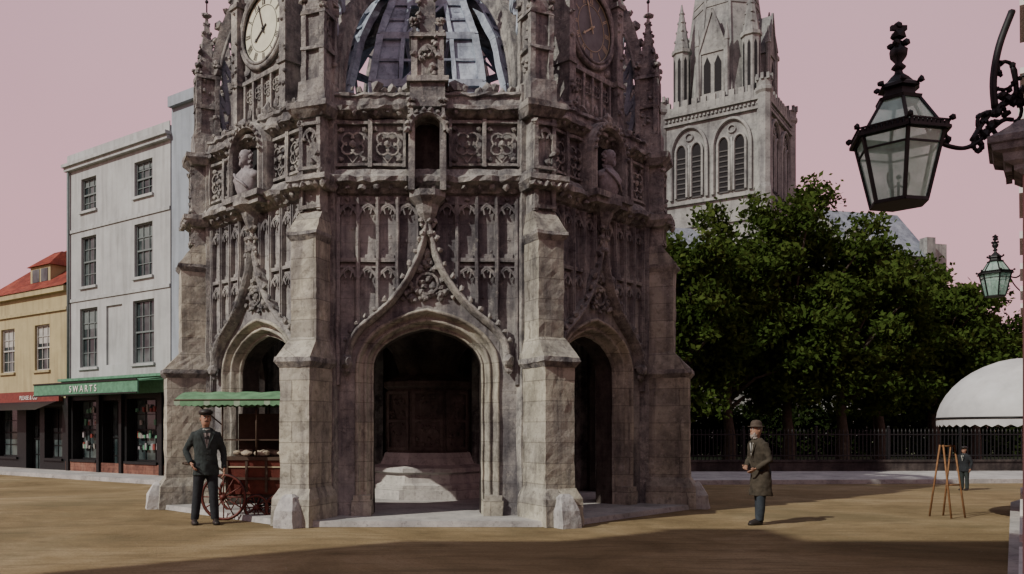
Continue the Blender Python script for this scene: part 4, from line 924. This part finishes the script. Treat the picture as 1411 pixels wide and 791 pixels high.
def person(name,loc,rotz,H,coat,trous,long_coat=False,legs=None,arms=None,lean=0,hat='bowler',beard=False,hatmat=None):
    s=H/1.76
    e=empty(name,Matrix.Translation(loc)@Matrix.Rotation(rotz,4,'Z')@Matrix.Scale(s,4))
    ly=lambda z: -lean*max(0,z-.9)
    legs=legs or [(-.10,.0,.0),(.10,.0,.0)]; t=M(); b=M()
    for sd,(fx,fy,kf) in zip((-1,1),legs):
        rg=[]
        for z,rx,ry in ((.07,.062,.075),(.13,.066,.074),(.28,.072,.078),(.42,.070,.076),(.50,.074,.082),(.62,.083,.092),(.75,.093,.104),(.86,.100,.118),(.96,.095,.125)):
            q=1-z/.9; x=sd*.085+(fx-sd*.085)*max(0,q); y=fy*max(0,q)-kf*math.exp(-((z-.47)/.2)**2)
            rg.append(ringe((x,y+.006*math.sin(z*31),z),rx,ry))
        t.loft(rg,0)
        b.loft([[ (fx+px*.046*k,fy+.045-q*.26,zz) for px,zz in ((-1,.0),(1,.0),(1,.04),(.6,.09*hh),(-.6,.09*hh),(-1,.04))] for q,k,hh in ((0,.75,1.0),(.2,1,1.1),(.45,.95,1.0),(.7,1.08,.75),(.9,.9,.6),(1,.5,.5))],0)
    t.loft([ringe((0,0,z),rx,ry) for z,rx,ry in ((.84,.12,.11),(.92,.178,.128),(1.02,.17,.12),(1.1,.16,.115))],0)
    t.obj('trousers',[trous],e,None,.014); b.obj('boots',[BOOT],e)
    c=M(); hem=.50 if long_coat else .76
    pr=[(hem,.215 if long_coat else .200,.175 if long_coat else .148)]
    if long_coat: pr+=[(.6,.208,.168),(.75,.20,.158)]
    pr+=[(.88,.192,.145),(1.0,.178,.132),(1.10,.172,.128),(1.22,.188,.136),(1.33,.200,.135),(1.41,.190,.120),(1.46,.130,.098),(1.50,.075,.075)]
    rg=[]
    for z,rx,ry in pr:
        r_=ringe((0,ly(z)-.008,z),rx,ry,22)
        am=.05 if z<.9 else .03
        rg.append([(x*(1+am*math.sin(i*2.1+z*9)),y*(1+am*math.sin(i*1.7+z*7)),zz) for i,(x,y,zz) in enumerate(r_)])
    c.loft(rg,0)
    arms=arms or [((-.265,.03,1.13),(-.25,-.05,.88)),((.265,.03,1.13),(.25,-.05,.88))]
    hm=M()
    for sd,(el,wr) in zip((-1,1),arms):
        sh=(sd*.165,ly(1.38)+.0,1.395); el=(el[0],el[1]+ly(el[2]),el[2]); wr=(wr[0],wr[1]+ly(wr[2]),wr[2])
        p=[Vector(sh)-Vector((sd*.04,0,-.0)),Vector(sh),Vector(sh).lerp(Vector(el),.5),Vector(el),Vector(el).lerp(Vector(wr),.5),Vector(wr)]
        c.tube(p,[.06,.070,.062,.055,.050,.044],10)
        d=Vector(wr)-Vector(el); hand3(hm,Vector(wr)+d.normalized()*.005,d,sd,1.0)
    co_=c.obj('coat',[coat],e,None,.013); hm.obj('hands',[SKIN],e)
    tx=bpy.data.textures.new('folds','CLOUDS'); tx.noise_scale=.11; dm=co_.modifiers.new('folds','DISPLACE'); dm.texture=tx; dm.strength=.03; dm.mid_level=.5
    sh_=M(); y0=ly(1.35)
    sh_.add([(-.055,y0-.137,1.42),(.055,y0-.137,1.42),(.0,y0-.150,1.18)],[(0,1,2)],0); sh_.tube([(-.05,y0-.07,1.475),(0,y0-.098,1.465),(.05,y0-.07,1.475)],.016,6,0)
    sh_.add([(-.012,y0-.142,1.44),(.012,y0-.142,1.44),(.008,y0-.153,1.25),(-.008,y0-.153,1.25)],[(0,1,2,3)],1)
    for sd in (-1,1): sh_.add([(sd*.06,y0-.140,1.455),(sd*.105,y0-.138,1.40),(sd*.085,y0-.156,1.33),(sd*.004,y0-.162,1.16),(sd*.02,y0-.158,1.25)],[(0,1,2,3,4)],2)
    for z in (1.10,1.0,.92): sh_.blob((.012,ly(z)-.142,z),.010,1,.05)
    sh_.obj('shirt_and_lapels',[SHIRT,BOOT,coat],e)
    h=M(); hy=ly(1.62)-lean*.05; 
    h.loft([ringe((0,hy+yy,z),rx,ry,16) for z,rx,ry,yy in ((1.44,.055,.058,.012),(1.50,.052,.056,.010),(1.535,.055,.075,-.008),(1.555,.062,.088,-.014),(1.59,.070,.096,-.008),(1.64,.076,.099,-.002),(1.69,.078,.101,.004),(1.73,.070,.092,.006),(1.755,.045,.062,.006),(1.765,.01,.02,.006))],0)
    h.loft([[(-.008,hy-.094,1.665),(.008,hy-.094,1.665),(0,hy-.102,1.668)],[(-.016,hy-.095,1.622),(.016,hy-.095,1.622),(0,hy-.124,1.622)],[(-.010,hy-.092,1.610),(.010,hy-.092,1.610),(0,hy-.105,1.608)]],0)
    for sd in (-1,1):
        h.blob((sd*.078,hy+.008,1.635),.030,0,.08,2,(.35,.7,1.1)); h.blob((sd*.028,hy-.091,1.655),.0115,3,.02,2); h.blob((sd*.028,hy-.098,1.655),.006,2,.02)
        h.tube([(sd*.014,hy-.099,1.673),(sd*.045,hy-.088,1.674)],.005,4,2)
    h.tube([(-.024,hy-.091,1.583),(0,hy-.100,1.585),(.024,hy-.091,1.583)],.006,5,1)
    h.loft([ringe((0,hy+.018,z),rx,ry,16) for z,rx,ry in ((1.60,.070,.088),(1.66,.084,.098),(1.71,.083,.098),(1.75,.06,.075),(1.772,.02,.03))],2)
    if beard:
        for k in range(40): a=R.uniform(-1.3,1.3); h.blob((math.sin(a)*.062,hy-math.cos(a)*.085,R.uniform(1.50,1.59)),R.uniform(.014,.024),4,.3)
    elif H>1.4: h.tube([(-.03,hy-.094,1.60),(0,hy-.106,1.604),(.03,hy-.094,1.60)],.008,5,2)
    h.obj('head',[SKIN,plain('lips',(0.25,0.10,0.08),.6),GREYB if beard else HAIR,SHIRT,GREYB],e)
    q=M()
    if hat=='bowler':
        q.lathe([(.128,0),(.132,.006),(.128,.014),(.092,.012),(.090,.05),(.080,.09),(.052,.115),(.01,.122)],(0,hy+.003,1.695),18,0,True,0,.94,1.14)
    else:
        q.loft([ringe((0,hy+yy,z),rx,ry,16) for z,rx,ry,yy in ((1.700,.086,.104,0),(1.72,.108,.126,.0),(1.755,.112,.128,.0),(1.785,.075,.09,.0),(1.792,.02,.02,0))],0)
        q.loft([[(-.075,hy-.07,1.705),(0,hy-.10,1.708),(.075,hy-.07,1.705)],[(-.055,hy-.125,1.692),(0,hy-.155,1.692),(.055,hy-.125,1.692)]],0,False,True,False)
    q.obj('hat',[hatmat or BOOT],e)
    return e
COAT1=plain('dark_wool',(0.026,0.034,0.034),0.95,0.35,18); TR1=plain('charcoal_wool',(0.018,0.021,0.025),0.95,0.35,18)
COAT2=plain('brown_wool',(0.045,0.038,0.028),0.95,0.5,9); TR2=plain('blue_serge',(0.027,0.035,0.045),0.95,0.35,12)
person('man',(-3.48,13.10,.0),D(22),1.77,COAT1,TR1,False,[(-.17,.03,.0),(.14,-.06,.03)],[((-.30,.06,1.15),(-.23,-.07,.96)),((.275,.02,1.12),(.27,-.06,.87))],0,'cap')
person('man',(5.22,13.05,.0),D(-72),1.58,COAT2,TR2,True,[(-.10,.05,.0),(.09,-.12,.02)],[((-.25,.0,1.14),(-.12,-.20,1.02)),((.25,.0,1.12),(.13,-.20,.98))],.14,'bowler',True,hatmat=HAIR)
person('child',(13.0,20.2,.0),D(-60),1.05,TR1,COAT1,False,None,None,.05,'cap')
# ================================================================ hand cart
cart=empty('baker_cart',Matrix.Translation((-3.08,14.0,.0))@Matrix.Rotation(D(-6),4,'Z'))
M_CART=plain('cart_red_paint',(0.095,0.024,0.018),0.5,0.4,9); M_WOOD=plain('dark_wood',(0.055,0.035,0.024),0.7,0.3,12); M_CAN=plain('green_canvas',(0.10,0.21,0.115),0.8,0.35,5)
M_BREAD=plain('loaves',(0.33,0.29,0.22),0.8,0.25,12)
def wheel(m,x,y,z,r,n=12):
    m.tube([(x+r*math.cos(2*math.pi*k/28),y,z+r*math.sin(2*math.pi*k/28)) for k in range(28)],.022,6,0,True,True)
    m.tube([(x+(r+.018)*math.cos(2*math.pi*k/28),y,z+(r+.018)*math.sin(2*math.pi*k/28)) for k in range(28)],.012,4,1,True,True)
    m.tube([(x,y-.06,z),(x,y+.06,z)],.045,8)
    for k in range(n): a=2*math.pi*k/n; m.tube([(x+.03*math.cos(a),y,z+.03*math.sin(a)),(x+r*math.cos(a),y,z+r*math.sin(a))],.011,5)
m=M()
for s in (-1,1):
    wheel(m,-.20,s*.42,.38,.36,12); wheel(m,.33,s*.36,.21,.19,10); wheel(m,.68,s*.36,.21,.19,10)
m.tube([(-.2,-.42,.38),(-.2,.42,.38)],.02,6,1)
for x in (.33,.68): m.tube([(x,-.36,.21),(x,.36,.21)],.018,6,1)
m.obj('wheels',[M_CART,M_IRON],cart)
m=M()
m.taper((-.15,.80,-.30,.30),.42,(-.22,.88,-.37,.37),.98,0); m.box(-.26,.92,-.40,.40,.98,1.03,1); m.box(-.3,.9,-.28,.28,.36,.42,1)
for x in (-.16,.17,.50,.82): m.box(x-.02,x+.02,-.385,-.36,.46,.98,1)
m.box(-.2,.86,-.378,-.355,.66,.70,1); m.box(-.2,.86,-.375,-.35,.86,.88,2)
for x in (-.24,.33,.88):
    for y in (-.36,.36): m.tube([(x,y,1.0),(x,y,1.96)],.017,6,1)
m.box(-.22,.86,-.34,.34,1.30,1.32,1)
for k in range(18): m.blob((R.uniform(-.15,.8),R.uniform(-.28,.28),1.09),R.uniform(.05,.075),3,.15,2,(1.4,1,.8))
m.box(-.2,.86,.33,.35,1.03,1.75,1)
for s in (-1,1): m.tube(cat([(-.2,s*.25,.62),(-.6,s*.25,.85),(-.95,s*.25,.92)],4),.022,6,1)
m.tube([(-.95,-.27,.92),(-.95,.27,.92)],.02,6,1)
m.obj('body',[M_CART,M_WOOD,M_GOLD,M_BREAD],cart)
m=M(); CZ=1.96
rows=[]
for k in range(15):
    x=-.98+2.0*k/14; sag=.012*math.sin(k*1.9)
    rows.append([(x,-.56+1.12*j/10,CZ+.15*math.sin(math.pi*j/10)+sag) for j in range(11)])
m.loft(rows,0,False,True,False); m.loft([[(a,b,c-.02) for a,b,c in r] for r in rows],0,False,True,False)
for s in (-.56,.56):
    for k in range(20):
        a=-.98+.1*k; d1=.08+R.uniform(-.008,.008); m.add([(a,s,CZ+.01),(a+.1,s,CZ+.01),(a+.1,s*1.01,CZ-d1),(a+.05,s*1.01,CZ-d1-.02),(a,s*1.01,CZ-d1)],[(0,1,2,3,4)],1 if k%5==0 else 0)
    m.tube([(-.98,s,CZ),(1.02,s,CZ)],.014,5,2)
for x in (-.98,1.02): m.loft([[(x,-.56+1.12*j/10,CZ+.15*math.sin(math.pi*j/10)) for j in range(11)],[(x,-.56+1.12*j/10,CZ-.08) for j in range(11)]],1,False,False,False)
m.tube([(-.24,-.36,1.55),(-.7,-.45,CZ-.01)],.012,5,2)
m.obj('canopy',[M_CAN,plain('pale_green_valance',(0.22,0.30,0.22),.8,.2,8),M_WOOD],cart)
# ================================================================ white domed shop blind + wooden trestle on right
wl=FO+FD*10.2
aw=empty('white_awning',Matrix.Translation(wl)@Matrix.Rotation(fa,4,'Z'))
m=M(); M_CANV=plain('white_canvas',(0.46,0.47,0.48),0.85,0.15,2.5)
rows=[]; A_,B_,C_=1.75,1.22,.98; zb=1.66; NP=25
for i in range(11):
    ps=math.pi/2*i/10
    rows.append([( -A_*math.cos(math.pi*j/(NP-1))*math.cos(ps), .02+B_*math.sin(math.pi*j/(NP-1))*math.cos(ps), zb+C_*math.sin(ps)**1.15*(1-.05*abs(math.sin(math.pi*j/(NP-1)*6))*math.cos(ps))) for j in range(NP)])
m.loft(rows,0,False,True,False)
r0_=rows[0]
for j in range(NP-1):
    a,b=r0_[j],r0_[j+1]; m.add([a,b,(b[0],b[1],zb-.10),((a[0]+b[0])/2,(a[1]+b[1])/2,zb-.14),(a[0],a[1],zb-.10)],[(0,1,2,3,4)],0)
m.tube(r0_,.018,5,1)
for j in (6,12,18): m.tube([(rows[i][j][0]*.985,rows[i][j][1]*.985,rows[i][j][2]-.02) for i in range(11)],.012,5,1)
m.obj('canvas',[M_CANV,M_IRON],aw)
st=empty('wooden_trestle',Matrix.Translation((8.78,14.1,0))@Matrix.Rotation(D(20),4,'Z'))
m=M()
for x in (-.16,.16):
    for s in (-1,1): m.tube([(x*.8,s*.03,1.22),(x,s*.2,0)],.016,5,0)
for z,k in ((1.20,.8),(.55,.93)): m.tube([(-.18*k,-.02-.18*(1-z/1.22),z),(.18*k,-.02-.18*(1-z/1.22),z)],.013,5,0)
m.obj('legs_and_rails',[plain('orange_wood',(0.20,0.10,0.045),.7,.3,12)],st)
